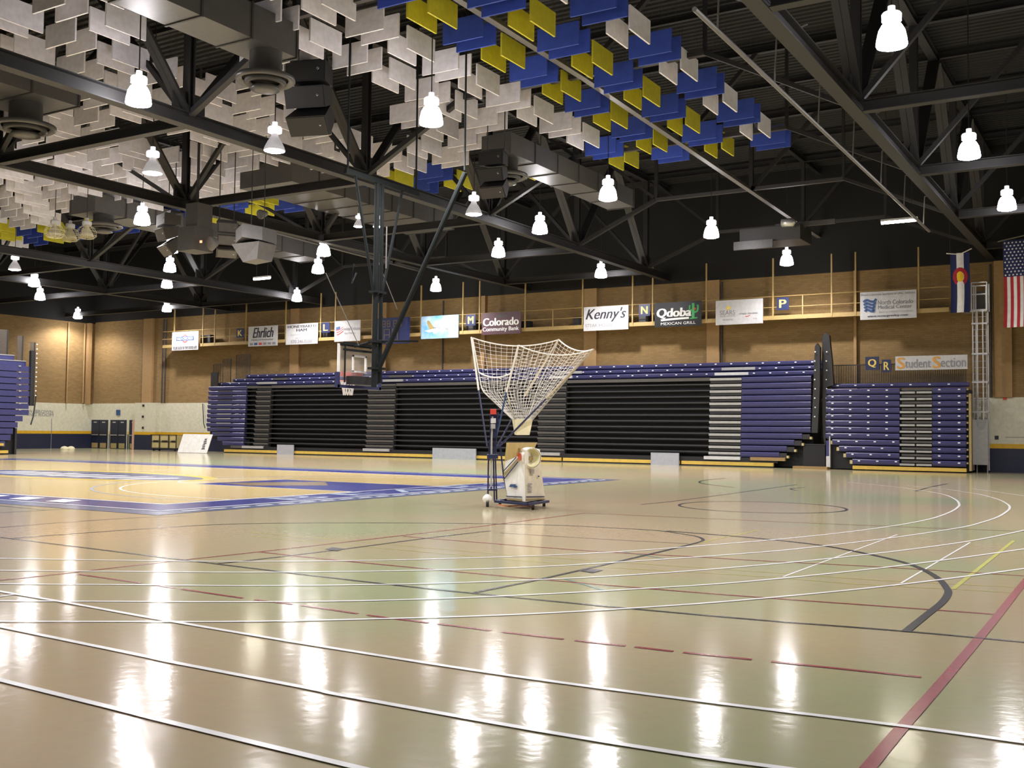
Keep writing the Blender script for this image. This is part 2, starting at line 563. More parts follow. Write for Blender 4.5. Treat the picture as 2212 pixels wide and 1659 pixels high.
BX, OX = -17.80, -15.68          # baseline, outer edge
SY0, SY1 = 15.30, 30.60          # sidelines
OY0, OY1 = 13.30, 33.0
CXL = BX - 28.65
ct = slab(CXL - 2.1, OX, OY0, OY1, 0.004, 'court_greyblue', fl, 'court_apron')
slab(CXL - 1.45, OX - 0.72, OY0 + 0.72, OY1 - 0.72, 0.006, 'court_blue', ct, 'blue_border')
wl_ = 0.06
slab(CXL - 0.1, BX + 0.1, SY0 - 0.1, SY1 + 0.1, 0.008, 'line_white', ct, 'boundary_line')
slab(CXL, BX, SY0, SY1, 0.010, 'court_wood', ct, 'wood_floor')
for q in ((CXL - 1.45, OX - 0.66, OY0 + 0.64, OY0 + 0.72), (CXL - 1.45, OX - 0.66, OY1 - 0.72, OY1 - 0.66)):
    slab(q[0], q[1], q[2], q[3], 0.009, 'line_white', ct, 'thin_line')
slab(OX - 0.75, OX - 0.66, OY0 + 0.66, OY1 - 0.66, 0.009, 'line_white', ct, 'thin_line')
db = B()
y = OY0 + 0.9
while y < OY1 - 0.9:
    db.quad((OX - 0.40, y, 0.009), (OX - 0.29, y, 0.009), (OX - 0.29, y + 0.45, 0.009), (OX - 0.40, y + 0.45, 0.009))
    y += 0.66
db.build('dashed_line', 'line_white', ct)
# key
KX = BX - 5.79
ky = (21.35, 25.0)
KY = (ky[0] + ky[1]) / 2
slab(KX - 0.05, BX, ky[0] - 0.06, ky[1] + 0.06, 0.012, 'line_white', ct, 'lane_line')
slab(KX, BX + 0.02, ky[0], ky[1], 0.014, 'court_blue', ct, 'painted_lane')
B().quad((KX + 0.15, KY - 1.0, 0.016), (KX + 1.9, ky[0] + 0.25, 0.016), (KX + 3.4, KY, 0.016), (KX + 1.9, ky[1] - 0.25, 0.016)).build(
    'lane_emblem', 'court_brown', ct)


def arc(cx, cy, r, a0, a1, n=60):
    return [V((cx + r * math.cos(a0 + (a1 - a0) * i / n), cy + r * math.sin(a0 + (a1 - a0) * i / n), 0)) for i in range(n + 1)]


HX = BX - 1.6
ribbon([V((BX, KY - 6.05, 0))] + arc(HX, KY, 6.05, 1.5 * pi, 0.5 * pi) + [V((BX, KY + 6.05, 0))], 0.06, 0.013, 'line_white', ct, 'three_point_line')
ribbon([V((BX, KY - 6.75, 0))] + arc(HX, KY, 6.75, 1.5 * pi, 0.5 * pi) + [V((BX, KY + 6.75, 0))], 0.07, 0.013, 'court_lightblue', ct, 'three_point_line')
ribbon(arc(KX, KY, 1.83, 1.5 * pi, 0.5 * pi), 0.05, 0.013, 'line_white', ct, 'free_throw_arc')
ccx = (BX + CXL) / 2
slab(ccx - 0.03, ccx + 0.03, SY0, SY1, 0.012, 'line_white', ct, 'centre_line')
# centre emblem: dark oval band with gold edge and white slanted strokes
eb = B()
pts = arc(ccx + 1.4, KY - 0.3, 1.0, 0, 2 * pi, 40)
eb.v += [V((ccx + 1.4 + (p.x - ccx - 1.4) * 5.8, KY - 0.3 + (p.y - KY + 0.3) * 2.6, 0.0125)) for p in pts[:-1]]
eb.f.append(tuple(range(40)))
eb.build('emblem_edge', 'court_gold', ct)
eb = B()
eb.v += [V((ccx + 1.4 + (p.x - ccx - 1.4) * 5.4, KY - 0.3 + (p.y - KY + 0.3) * 2.0, 0.0135)) for p in pts[:-1]]
eb.f.append(tuple(range(40)))
eb.build('emblem_field', 'court_greyblue', ct)
for i in range(7):
    x = ccx - 2.6 + i * 1.2
    B().quad((x, KY - 1.5, 0.0145), (x + 0.6, KY - 1.5, 0.0145), (x + 1.1, KY + 0.2, 0.0145), (x + 0.6, KY + 0.2, 0.0145)).build(
        'emblem_stroke', 'line_white', ct)
# near sideline lettering: bold slanted white strokes
for i in range(17):
    x = OX - 4.0 - i * 1.28
    B().quad((x, OY0 + 0.95, 0.011), (x - 0.62, OY0 + 0.95, 0.011), (x - 0.95, OY0 + 1.62, 0.011), (x - 0.30, OY0 + 1.62, 0.011)).build(
        'sideline_letter', 'line_white', ct)
# baseline lettering
text_mesh('BEARS', lambda u, v: (BX + 0.25 + 0.95 * (1 - v), 17.9 + 10.2 * u, 0.011), 'court_lightblue', ct, 'baseline_lettering', space=1.35)


def fl_line(name, m, w, pts, z, n=6, gaps=None):
    P = [at_z(a, b, 0) for a, b in pts]
    P = spline(P, n)
    # lines that leave the picture go on across the floor
    for e in (0, -1):
        a, b = pts[e]
        if a < -5 or a > 2215 or b > 1659:
            d = (P[e] - P[1 if e == 0 else -2]).normalized()
            q = P[e] + d * (4.0 if b > 1659 else 9.0)
            q.x, q.y = max(XL + 0.3, min(XR - 0.3, q.x)), max(YN + 0.3, min(YF - 3.0, q.y))
            P = [q] + P if e == 0 else P + [q]
    return ribbon(P, w, z, m, fl, name, gaps)


WT = [
    [(-60, 1206), (0, 1207), (324, 1212), (540, 1213.4), (813, 1211), (1090, 1203.5), (1343, 1192), (1630, 1170), (1807, 1152.6), (1928, 1136.6),
     (1988, 1126), (2025, 1117), (2056, 1104.7), (2070, 1095), (2072, 1089), (2065, 1080), (2043.5, 1070), (2011, 1063), (1982, 1059), (1942, 1053), (1895, 1048), (1830, 1042)],
    [(-60, 1232), (0, 1233), (310, 1235.5), (540, 1237), (813, 1234.5), (1090, 1228), (1320, 1216), (1630, 1194.6), (1778, 1180), (1938, 1160.7),
     (2075, 1140), (2120, 1129), (2155.6, 1117), (2175.5, 1104.7), (2181, 1098), (2177, 1090), (2155.6, 1079), (2119.4, 1069), (2083, 1063), (2038, 1056.7), (1960, 1049)],
    [(-60, 1261), (0, 1262), (324, 1264.5), (540, 1266), (813, 1263.7), (1090, 1256), (1366, 1242.5), (1630, 1222.5), (1877, 1198), (2085.6, 1170.8), (2212, 1146), (2300, 1125)],
    [(-60, 1298), (0, 1299), (324, 1300.5), (540, 1301), (813, 1298), (1090, 1288.3), (1394, 1272), (1630, 1255.5), (1941, 1223), (2212, 1186.4), (2320, 1168)],
    [(-60, 1343), (0, 1343.5), (324, 1344), (540, 1343.5), (813, 1338), (1090, 1329.6), (1366, 1314.7), (1630, 1295), (1936, 1264.5), (2212, 1229), (2320, 1212)],
    [(2100, 1056), (2152, 1062.7), (2212, 1071.4), (2300, 1084)],
]
for i, q in enumerate(WT):
    fl_line('track_lane_line', 'line_white', 0.05, q, 0.006 + 0.0001 * i)
FT = [
    [(-80, 1264), (0, 1278.7), (139, 1302), (321.5, 1335), (550, 1374), (740, 1405), (1074.6, 1457), (1476, 1511.3), (1953.8, 1570.8), (2212, 1606), (2330, 1622)],
    [(-80, 1341), (0, 1355), (107, 1376.8), (307.8, 1418), (381, 1433.7), (669, 1489), (740, 1504), (1128, 1574), (1476, 1631), (1679, 1660), (1800, 1677)],
    [(-80, 1450), (0, 1470.5), (134, 1504), (267.6, 1537), (368, 1562.5), (740, 1652.8), (860, 1682)],
]
for q in FT:
    fl_line('front_lane_line', 'line_white', 0.055, q, 0.0072)
fl_line('short_mark', 'line_white', 0.04, [(-20, 1292), (0, 1289.4), (30, 1285)], 0.0066)
RD = [
    (0.075, [(1850, 1690), (1876, 1659), (1947, 1574), (2040.8, 1467), (2146, 1341.7), (2212, 1259), (2290, 1165)], None),
    (0.045, [(170, 1241), (329, 1263.5), (392, 1273), (550, 1296), (651, 1308), (793, 1329), (851, 1337), (945, 1348), (1085, 1365.6), (1242, 1384), (1371, 1398), (1476, 1410), (1666, 1429.7), (2034, 1468)], (5, 6)),
    (0.045, [(-40, 1259), (0, 1254), (154.5, 1237.5), (364.5, 1213.4), (550, 1193.5), (861.5, 1158), (1016, 1140), (1100, 1129.5), (1261, 1108.6)], None),
    (0.045, [(564, 1193), (732.4, 1211), (920, 1229), (1090, 1245), (1161, 1251.4), (1396.5, 1271.6), (1630, 1290), (2005, 1317), (2150, 1327.4)], None),
    (0.045, [(871.6, 1159), (1090, 1176.5), (1308, 1192.7), (1495, 1202.8), (1630, 1211), (1887.6, 1224.4), (2212, 1244.4), (2260, 1247)], None),
    (0.04, [(1262, 1108.6), (1450, 1117), (1721, 1129), (1989, 1140), (2209, 1148), (2260, 1150)], None),
]
for i, (w, q, g) in enumerate(RD):
    fl_line('red_line', 'line_red', w, q, 0.0035 + 0.0001 * i, gaps=g)
BK = [
    (0.045, [(-60, 1154), (0, 1161), (400, 1210.4), (550, 1228.7), (831, 1262), (1085, 1288.5), (1348, 1314), (1630, 1339), (1960, 1364.8), (2212, 1387.6), (2300, 1395)]),
    (0.045, [(470, 1218), (540, 1211), (750, 1185.6), (919.7, 1163.3), (1060, 1147)]),
    (0.05, [(30, 1163), (177, 1152), (337, 1141), (460, 1134), (600, 1130.5), (800, 1130), (1000, 1131), (1200, 1135), (1308, 1140), (1416.7, 1146.3), (1475, 1154),
            (1507.8, 1160), (1519, 1166.6), (1510, 1171.6), (1485, 1178), (1457, 1185), (1333, 1214), (1168.6, 1251.4), (1090, 1267.5), (1023.5, 1281)]),
    (0.03, [(1080, 1151.4), (1282.5, 1164), (1487.6, 1175)]),
    (0.075, [(1440, 1147), (1475, 1150), (1630, 1162.5), (1770, 1178), (1877, 1197.6), (1954.5, 1216), (2000, 1233.7), (2029.4, 1252.5), (2044, 1270), (2048, 1282), (2034.8, 1302), (2005, 1326), (1957, 1364.8)]),
    (0.06, [(1585.6, 1053), (1531, 1046.8), (1510.6, 1042), (1522, 1037.7), (1567.5, 1033)]),
    (0.045, [(1385, 1090), (1450, 1083.5), (1558.5, 1069.4), (1685, 1052), (1721, 1046.8)]),
    (0.06, [(1739, 1053), (1708, 1056), (1721, 1059.5)]),
    (0.06, [(1978, 1061), (2011, 1052), (2047, 1045)]),
    (0.04, [(-30, 1090.5), (0, 1093), (101, 1102)]),
    (0.04, [(-30, 1111), (0, 1108), (154, 1099)]),
    (0.04, [(-30, 1143), (0, 1140), (127, 1129.6), (289, 1119), (400, 1114)]),
]
for i, (w, q) in enumerate(BK):
    fl_line('black_line', 'line_black', w, q, 0.0048 + 0.0001 * i)
cc = at_z(1645, 1095.2, 0)
ribbon(arc(cc.x, cc.y, 1.80, 0, 2 * pi, 48), 0.06, 0.0060, 'line_black', fl, 'black_circle')
for q in ([(702, 1186), (728, 1190), (744, 1185), (718, 1182)], [(1253, 1233), (1280, 1237), (1304, 1231), (1276, 1229)]):
    B().quad(*[at_z(a, b, 0.0062) for a, b in q]).build('black_mark', 'line_black', fl)
for i, q in enumerate(([(540, 1150), (727, 1166), (1085, 1198), (1181, 1204.6), (1630, 1234.7), (1887.6, 1253), (2190, 1268.5)],
                       [(540, 1158), (806, 1183), (1021, 1201.5), (1085, 1208), (1333, 1227), (1630, 1244.7), (1847.5, 1261.8), (2048, 1272.5), (2190, 1280.6)])):
    fl_line('yellow_line', 'line_yellow', 0.022, q, 0.0028 + 0.0001 * i)
fl_line('yellow_line', 'line_yellow', 0.05, [(2058.9, 1272.5), (2190, 1168)], 0.0030, 1)
fl_line('yellow_line', 'line_yellow', 0.03, [(1510, 1173), (1640, 1145)], 0.0031, 1)
fl_line('pale_line', 'line_white', 0.025, [(1692, 1246), (1938, 1155)], 0.0032, 1)
fl_line('pale_line', 'line_white', 0.025, [(1946, 1260.5), (2096, 1172)], 0.0033, 1)
fl_line('teal_line', 'line_teal', 0.04, [(1222, 1251.4), (1303, 1275.4)], 0.0034, 1)
fl_line('teal_line', 'line_teal', 0.04, [(1348, 1192.7), (1434, 1207)], 0.0034, 1)

# ================================================================== ROOF STEEL
ZB = 9.74                                     # underside of the heavy chords
YND = [4.57 + 7.53 * i for i in range(7)]     # panel points along y
ZT = 14.68


def deep_truss(x, label, y0=YN + 0.2, y1=YF - 0.1):
    t = empty('roof_truss', (x, 20, ZB))
    tag(t, label, 'truss', 'deep roof trusses')
    zc = ZB + 0.19
    B().ibeam((x, y0, zc), (x, y1, zc), 0.38, 0.34, 0.03).build('bottom_chord', 'steel_dark', t)
    B().ibeam((x, y0, ZT), (x, y1, ZT), 0.30, 0.28, 0.03).build('top_chord', 'steel_dark', t)
    for yn in YND:
        B().ibeam((x, yn, zc + 0.15), (x, yn, ZT - 0.1), 0.22, 0.24, 0.03, up=(0, 1, 0)).build('vertical', 'steel_dark', t)
        for sg in (-1, 1):
            if yn + sg * 3.6 > y1:
                continue
            d = B()
            for o in (-0.09, 0.09):
                d.bar((x + o, yn + sg * 0.12, zc + 0.2), (x + o, yn + sg * 3.6, ZT - 0.12), 0.08, 0.20, up=(1, 0, 0))
            d.build('diagonal', 'steel_dark', t)
        B().box(x - 0.03, x + 0.03, yn - 0.55, yn + 0.55, zc + 0.12, zc + 0.75).build('gusset_plate', 'steel_dark', t)
    return t


deep_truss(-6.4, 'dark steel roof truss on the right, nearest the hanging batten pipe')
deep_truss(-22.3, 'heavy dark steel truss crossing above the basketball goal')
deep_truss(-30.9, 'dark steel truss passing over the central speaker cluster')
deep_truss(-46.4, 'dark steel truss left of the three caged lamps, seen over the far court')
deep_truss(-54.9, 'dark steel truss farthest to the left, near the end wall')
deep_truss(2.0, 'dark steel truss at the upper right edge beyond the brightest lamp')


def light_truss(x, label, z0=12.1, z1=11.35):
    t = empty('light_truss', (x, 20, 11.9))
    tag(t, label, 'truss', 'light roof trusses')
    ya, yb = YN + 0.2, YF - 0.1
    zz = lambda y: 11.95 - max(0, (y - 27)) * 0.022
    c = B()
    ys = [ya] + YND + [yb]
    for a, b in zip(ys[:-1], ys[1:]):
        c.bar((x, a, zz(a)), (x, b, zz(b)), 0.20, 0.03)
        c.bar((x, a, zz(a) + 0.09), (x, b, zz(b) + 0.09), 0.03, 0.16)
    c.build('bottom_chord', 'steel_light', t)
    B().ibeam((x, ya, ZT), (x, yb, ZT), 0.25, 0.2, 0.025).build('top_chord', 'steel_dark', t)
    for yn in YND:
        B().bar((x, yn, zz(yn) + 0.05), (x, yn, ZT - 0.1), 0.16, 0.16, up=(0, 1, 0)).build('vertical', 'steel_dark', t)
        B().bar((x + 0.05, yn, zz(yn) + 0.12), (x + 2.7, yn, ZT - 0.12), 0.14, 0.16, up=(0, 1, 0)).build('diagonal', 'steel_dark', t)


light_truss(-14.2, 'slim steel truss with pale underside crossing the blue and yellow baffles')
light_truss(-38.6, 'slim steel truss crossing the white baffles on the left')

LB = ['nearest', 'second nearest', 'third nearest', 'fourth nearest', 'fifth nearest', 'sixth nearest', 'farthest']
for i, yn in enumerate(YND):
    t = empty('cross_frame', (-22, yn, ZB))
    tag(t, '%s row of dark cross members tying the roof trusses together' % LB[i], 'cross frame', 'cross frames between trusses')
    zc = ZB + 0.16
    for (a, b) in ((-30.9, -22.3), (-54.9, -46.4), (-6.4, 2.0), (2.0, 15.9), (-69.4, -54.9)):
        B().ibeam((a + 0.18, yn, zc), (b - 0.18, yn, zc), 0.30, 0.26, 0.025).build('lower_chord', 'steel_dark', t)
    for (a, b, c, d) in ((-22.3, -18.45, -10.45, -6.4), (-46.4, -42.5, -34.8, -30.9)):
        zr = 12.04 - max(0, yn - 27) * 0.02
        B().bar((b, yn, zr), (c, yn, zr), 0.16, 0.14).build('raised_chord', 'steel_mid', t)
        B().bar((a + 0.1, yn, ZB + 0.35), (b, yn, zr), 0.16, 0.18, up=(0, 1, 0)).build('diagonal', 'steel_dark', t)
        B().bar((d - 0.1, yn, ZB + 0.2), (c, yn, zr), 0.12, 0.14, up=(0, 1, 0)).build('diagonal', 'steel_dark', t)
        B().bar((b, yn, zr), (b, yn, ZT), 0.14, 0.14, up=(0, 1, 0)).build('vertical', 'steel_dark', t)
        B().bar((b - 0.1, yn, zr + 0.1), (a + 0.3, yn, ZT - 0.1), 0.12, 0.14, up=(0, 1, 0)).build('diagonal', 'steel_dark', t)
        B().bar((c, yn, zr), (c, yn, ZT), 0.10, 0.10, up=(0, 1, 0)).build('vertical', 'steel_dark', t)
    for (a, b) in ((-26.6, -22.3), (-26.6, -30.9), (-50.6, -46.4), (-50.6, -54.9), (-2.2, -6.4), (-2.2, 2.0)):
        B().bar((a, yn, ZT - 0.1), (b + (0.15 if a > b else -0.15), yn, ZB + 0.4), 0.14, 0.16, up=(0, 1, 0)).build('diagonal', 'steel_dark', t)
    B().ibeam((XL + 0.1, yn, ZT), (XR - 0.1, yn, ZT), 0.26, 0.2, 0.025).build('upper_chord', 'steel_dark', t)
for i in range(17):
    yy = YND[0] - 11.3 + i * 3.765
    if abs(((yy - YND[0]) / 7.53) % 1) < 0.05 or yy > YF - 0.4:
        continue
    B().ibeam((XL + 0.1, yy, ZT + 0.05), (XR - 0.1, yy, ZT + 0.05), 0.2, 0.14, 0.02).build('purlin', 'steel_dark', ce)

# ================================================================== ACOUSTIC BAFFLES
bm = {}


def baffle_mesh(orient):
    if orient not in bm:
        b = B()
        w, t, h = 0.61, 0.025, 0.61
        if orient == 'x':
            b.box(-w, w, -t, t, 0, h)
            for q in (-0.5, 0.5):
                b.box(q - 0.002, q + 0.002, -0.002, 0.002, h, 3.36)
        else:
            b.box(-t, t, -w, w, 0, h)
            for q in (-0.5, 0.5):
                b.box(-0.002, 0.002, q - 0.002, q + 0.002, h, 3.36)
        bm[orient] = b
    return bm[orient]


def inview(p):
    d = p - EYE
    z = d.dot(FW)
    if z < 1:
        return False
    x, y = d.dot(RT) / z * FP + CX, CY - d.dot(UP) / z * FP
    return -60 < x < 2270 and -60 < y < 700


cells = []
for i in range(-2, 22):
    x = -15.0 - i * 1.86
    for j in range(-8, 9):
        y = 22.36 + j * 1.652
        xt = (i + j) % 2 == 0
        if (i in (4, 17) and min(abs(y - q) for q in YND) < 2.1) or (i in (3, 8, 16) and min(abs(y - q * 0.92) for q in YND) < 1.0):
            continue                      # kept clear of the deep trusses
        if i == 2 and (y < 18.9 or 29.2 < y < 40):
            continue                      # the duct runs here
        edge = i <= 0 or i >= 19 or j >= 7 or j <= -7
        col = 'white'
        if edge:
            col = 'blue' if xt else ('white' if (i == -2 or i == 21) else 'yellow')
        for k in (-0.31, 0.31):
            p = V((x, y + k, 11.55)) if xt else V((x + k, y, 11.55))
            cells.append((p, 'x' if xt else 'y', col))
vis = [c for c in cells if inview(c[0] + V((0, 0, 0.3)))]
vis.sort(key=lambda c: (c[0] - EYE).length)
colr = [c for c in vis if c[2] != 'white']
whites = [c for c in vis if c[2] == 'white']
nW = max(0, 300 - len(colr))
single = colr + whites[:nW]
rest = whites[nW:]
protos = {}
LBL = {('white', 'x'): 'white acoustic baffle hung parallel to the far brick wall',
       ('white', 'y'): 'white acoustic baffle hung edge-on to the far brick wall',
       ('blue', 'x'): 'royal blue acoustic baffle hung parallel to the far brick wall',
       ('yellow', 'y'): 'bright yellow acoustic baffle hung among the blue ones'}
for p, o, c in single:
    if (o, c) not in protos:
        ob = baffle_mesh(o).build('acoustic_baffle', 'baffle_' + c, origin=(0, 0, 0))
        ob.data.materials.append(MATS['rail_black'])
        for pl_ in ob.data.polygons[6:]:
            pl_.material_index = 1
        protos[(o, c)] = ob
    else:
        ob = protos[(o, c)].copy()
        COL.objects.link(ob)
    ob.location = p
    tag(ob, LBL[(c, o)], 'baffle', c + ' hanging baffles')
if rest:
    b = B()
    for p, o, c in rest:
        src = baffle_mesh(o)
        n = len(b.v)
        b.v += [q + p for q in src.v[:8]]
        b.f += [tuple(n + k for k in f) for f in src.f[:6]]
    ob = b.build('distant_acoustic_baffles', 'baffle_white')
    tag(ob, 'mass of distant white acoustic baffles hung under the roof', 'baffles', kind='stuff')

# ================================================================== DUCTS AND DIFFUSERS
def duct(x0, x1, y0, y1, z0, z1, label):
    t = empty('air_duct', ((x0 + x1) / 2, (y0 + y1) / 2, z0))
    tag(t, label, 'duct', 'rectangular air ducts')
    n = max(2, int((y1 - y0) / 1.5))
    for i in range(n):
        a, b = y0 + (y1 - y0) * i / n, y0 + (y1 - y0) * (i + 1) / n
        B().box(x0, x1, a + 0.01, b - 0.01, z0, z1).build('duct_section', 'duct_bright', t)
        B().box(x0 - 0.03, x1 + 0.03, b - 0.03, b + 0.03, z0 - 0.03, z1 + 0.03).build('flange', 'duct_steel', t)
    return t


def diffuser(p, r, label):
    t = empty('round_diffuser', p)
    tag(t, label, 'diffuser', 'round ceiling diffusers')
    B().lathe(p, [(r * 0.55, 0.86), (r * 0.55, 0.30), (r, 0.18), (r * 1.02, 0.10), (r * 0.93, 0.05), (r * 0.78, 0.12)], 28).build('outer_cone', 'duct_bright', t, smooth=True)
    B().lathe(p, [(r * 0.70, 0.10), (r * 0.72, 0.02), (r * 0.6, -0.02), (r * 0.5, 0.06)], 28).build('middle_cone', 'duct_steel', t, smooth=True)
    B().lathe(p, [(0.01, 0.0), (r * 0.45, -0.06), (r * 0.5, -0.14), (r * 0.3, -0.19), (0.01, -0.20)], 28).build('centre_disc', 'duct_bright', t, smooth=True)


duct(-19.45, -18.28, 4.0, 19.5, 10.9, 11.75, 'rectangular grey air duct at upper left ending above the black speaker')
duct(-19.45, -18.28, 29.8, 39.5, 10.9, 11.6, 'rectangular grey air duct behind the goal mast with a lit underside')
duct(-30.3, -27.6, 29.3, 40.0, 10.9, 11.75, 'dark air duct above the central speaker cluster')
duct(-40.7, -38.95, 29.3, 44.0, 10.9, 11.7, 'long dark air duct behind the three caged lamps')
duct(-29.6, -27.2, 6.0, 19.8, 11.1, 11.9, 'dark air duct above the diffuser at the far left edge')
diffuser((-18.7, 18.85, 10.1), 0.72, 'round ceiling diffuser beside the large black speaker')
diffuser((-18.9, 30.5, 10.2), 0.75, 'round ceiling diffuser right of the goal mast')
diffuser((-28.4, 18.9, 10.3), 0.85, 'round ceiling diffuser at the far left edge')
diffuser((-39.4, 30.1, 10.3), 0.8, 'round ceiling diffuser behind the caged lamps')

# ================================================================== LAMPS
def lamp_parts(t, lit):
    z = 0.0
    if lit == 'full':
        prof = [(0.30, 0.0), (0.315, 0.03), (0.30, 0.15), (0.265, 0.32), (0.20, 0.44), (0.11, 0.50)]
    else:
        prof = [(0.30, 0.0), (0.31, 0.03), (0.27, 0.14), (0.20, 0.28), (0.12, 0.40), (0.085, 0.50)]
    bell = {'full': 'bell_glow', 'soft': 'bell_soft', 'off': 'bell_unlit'}[lit]
    B().lathe((0, 0, 0), prof, 20).build('bell_reflector', bell, t, local=True, smooth=True)
    B().lathe((0, 0, 0), [(0.09, 0.49), (0.20, 0.53), (0.205, 0.66), (0.18, 0.70), (0.08, 0.71), (0.075, 0.84), (0.01, 0.85)], 16).build(
        'ballast_housing', 'ballast_lit' if lit != 'off' else 'ballast_grey', t, local=True, smooth=False)
    B().tube([(0, 0, 0.84), (0, 0, 5.1)], 0.016, 5).build('hanger_cord', 'rail_black', t, local=True)
    if lit != 'off':
        B().lathe((0, 0, 0), [(0.295, 0.004), (0.2, -0.03), (0.01, -0.045)], 20).build('lens', 'lens_glow', t, local=True, smooth=True)


PROTO = {}
LD = bpy.data.lights.new('lamp_light', 'SPOT')
LD.energy = LAMP_W
LD.color = LAMP_COL
LD.spot_size = math.radians(158)
LD.spot_blend = 0.5
LD.shadow_soft_size = 0.22


def lamp(x, y, label, lit='full', z=9.6, s=1.0):
    t = empty('high_bay_lamp', (x, y, z))
    t.scale = (s, s, s)
    tag(t, label, 'lamp', 'high-bay lamps')
    if lit not in PROTO:
        PROTO[lit] = t
        lamp_parts(t, lit)
    else:
        for ch in PROTO[lit].children:
            if ch.type == 'MESH':
                c = ch.copy()
                COL.objects.link(c)
                c.parent = t
    if lit != 'off':
        lo = bpy.data.objects.new('lamp_light', LD)
        COL.objects.link(lo)
        lo.parent = t
        lo.location = (0, 0, -0.08)
    return t


LAMPS = [
    (-21.45, 17.3, 'glowing high-bay lamp lighting the heavy truss chord at upper left', 'full'),
    (-26.9, 22.3, 'bell lamp with visible grey reflector directly below the upper left lamp', 'soft'),
    (-34.0, 27.75, 'glowing high-bay lamp just right of the three caged lamps', 'full'),
    (-21.6, 22.2, 'bell lamp with visible reflector below the round diffuser and black speaker', 'soft'),
    (-16.1, 22.25, 'large glowing lamp on a long cord before the white baffles', 'full'),
    (-21.45, 32.4, 'bell lamp with visible reflector right of the goal mast', 'soft'),
    (-21.1, 36.7, 'glowing lamp against the white-lit truss chord right of centre', 'full'),
    (-25.6, 40.75, 'glowing lamp halfway between the goal mast and the centre of the roof', 'full'),
    (-16.0, 32.5, 'glowing lamp below the blue and yellow baffles at centre right', 'full'),
    (-15.4, 40.8, 'glowing lamp right of centre under the slim pale truss', 'full'),
    (-4.55, 22.35, 'largest and brightest lamp at the upper right corner', 'full'),
    (-4.5, 32.5, 'second lamp down along the right edge of the roof', 'full'),
    (-4.4, 40.6, 'third lamp down at the right edge, above the striped flag', 'full'),
    (-14.8, 49.1, 'glowing lamp beside the pale roof fan, above the letter P sign', 'full'),
    (-24.35, 48.7, 'small glowing lamp above the white script banner', 'full'),
    (-35.1, 49.2, 'small glowing lamp above the blue sky banner', 'full'),
    (-32.6, 36.8, 'upper of two overlapping glowing lamps left of the goal mast', 'full'),
    (-36.5, 40.8, 'lower of two overlapping glowing lamps left of the goal mast', 'full'),
    (-38.3, 32.9, 'highest of the four stacked lamps below the caged ones', 'full'),
    (-43.0, 36.9, 'second of the four stacked lamps on the left', 'full'),
    (-48.1, 41.1, 'third of the four stacked lamps on the left', 'full'),
    (-58.0, 49.6, 'lowest of the four stacked lamps, above the leftmost banner', 'full'),
    (-45.7, 49.2, 'small glowing lamp above the ham advertisement banner', 'full'),
    (-49.8, 32.8, 'flat glowing lamp near the left edge of the picture', 'soft'),
    (-54.6, 37.2, 'upper of two touching lamps at the left edge', 'full'),
    (-60.0, 41.3, 'lower of two touching lamps at the left edge', 'full'),
    (-67.8, 49.8, 'small lamp nearest the left corner of the hall', 'full'),
    (-26.75, 32.2, 'left of two small dim pair lamps flanking the goal mast', 'soft'),
    (-26.1, 32.6, 'right of two small dim pair lamps flanking the goal mast', 'soft'),
]
for x, y, lb, k in LAMPS:
    lamp(x, y, lb, k, s=0.62 if 'dim pair' in lb else 1.0)
# extra lamps added out of view to brighten the near floor
for x, y in ((-6.4, 8.0), (-10.2, 15.6), (-3.6, 15.2), (-14.5, 10.5), (-27.0, 11.8), (-38.0, 22.3), (-40.0, 11.8), (-52.0, 22.3), (-54.0, 12.0), (6.5, 22.3), (6.5, 32.5)):
    lamp(x, y, 'added high-bay lamp out of view, brightening the near floor')
# three unlit caged lamps
for k, (px, py, d) in enumerate(((118, 510, 0), (151, 517, 0.4), (187, 512, 0.6))):
    p = at_z(px, py, 9.6)
    t = lamp(p.x, p.y, ['left', 'middle', 'right'][k] + ' of three unlit lamps in wire cages', 'off', z=9.6, s=0.95)
    t.name = 'caged_lamp'
    t['group'] = 'caged lamps'
    cg = B()
    for j in range(12):
        a = 2 * pi * j / 12
        ca, sa = math.cos(a), math.sin(a)
        cg.tube([(0.12 * ca, 0.12 * sa, 0.52), (0.30 * ca, 0.30 * sa, 0.42), (0.42 * ca, 0.42 * sa, 0.24), (0.42 * ca, 0.42 * sa, 0.06),
                 (0.30 * ca, 0.30 * sa, -0.06), (0.05 * ca, 0.05 * sa, -0.09)], 0.008, 4, cap=False)
    for (r, z) in ((0.30, 0.42), (0.42, 0.24), (0.42, 0.06), (0.30, -0.06)):
        cg.tube([(r * math.cos(2 * pi * j / 20), r * math.sin(2 * pi * j / 20), z) for j in range(21)], 0.008, 4, cap=False)
    cg.build('wire_cage', 'wire_pale', t, local=True)
# fluorescent strips
for (x0, x1, y, lb) in ((-41.1, -39.9, 40.9, 'warm fluorescent strip light left of the goal mast'),
                        (-8.75, -7.44, 40.9, 'warm fluorescent strip light near the right flags')):
    t = empty('strip_light', ((x0 + x1) / 2, y, 9.55))
    tag(t, lb, 'strip light', 'fluorescent strips')
    B().box(x0, x1, y - 0.06, y + 0.06, 9.62, 9.70).build('housing', 'ballast_grey', t)
    B().tube([(x0 + 0.02, y, 9.58), (x1 - 0.02, y, 9.58)], 0.055, 10).build('tube', 'tube_glow', t)
    for xx in (x0 + 0.2, x1 - 0.2):
        B().tube([(xx, y, 9.7), (xx, y, ZT)], 0.012, 5).build('hanger_cord', 'rail_black', t)

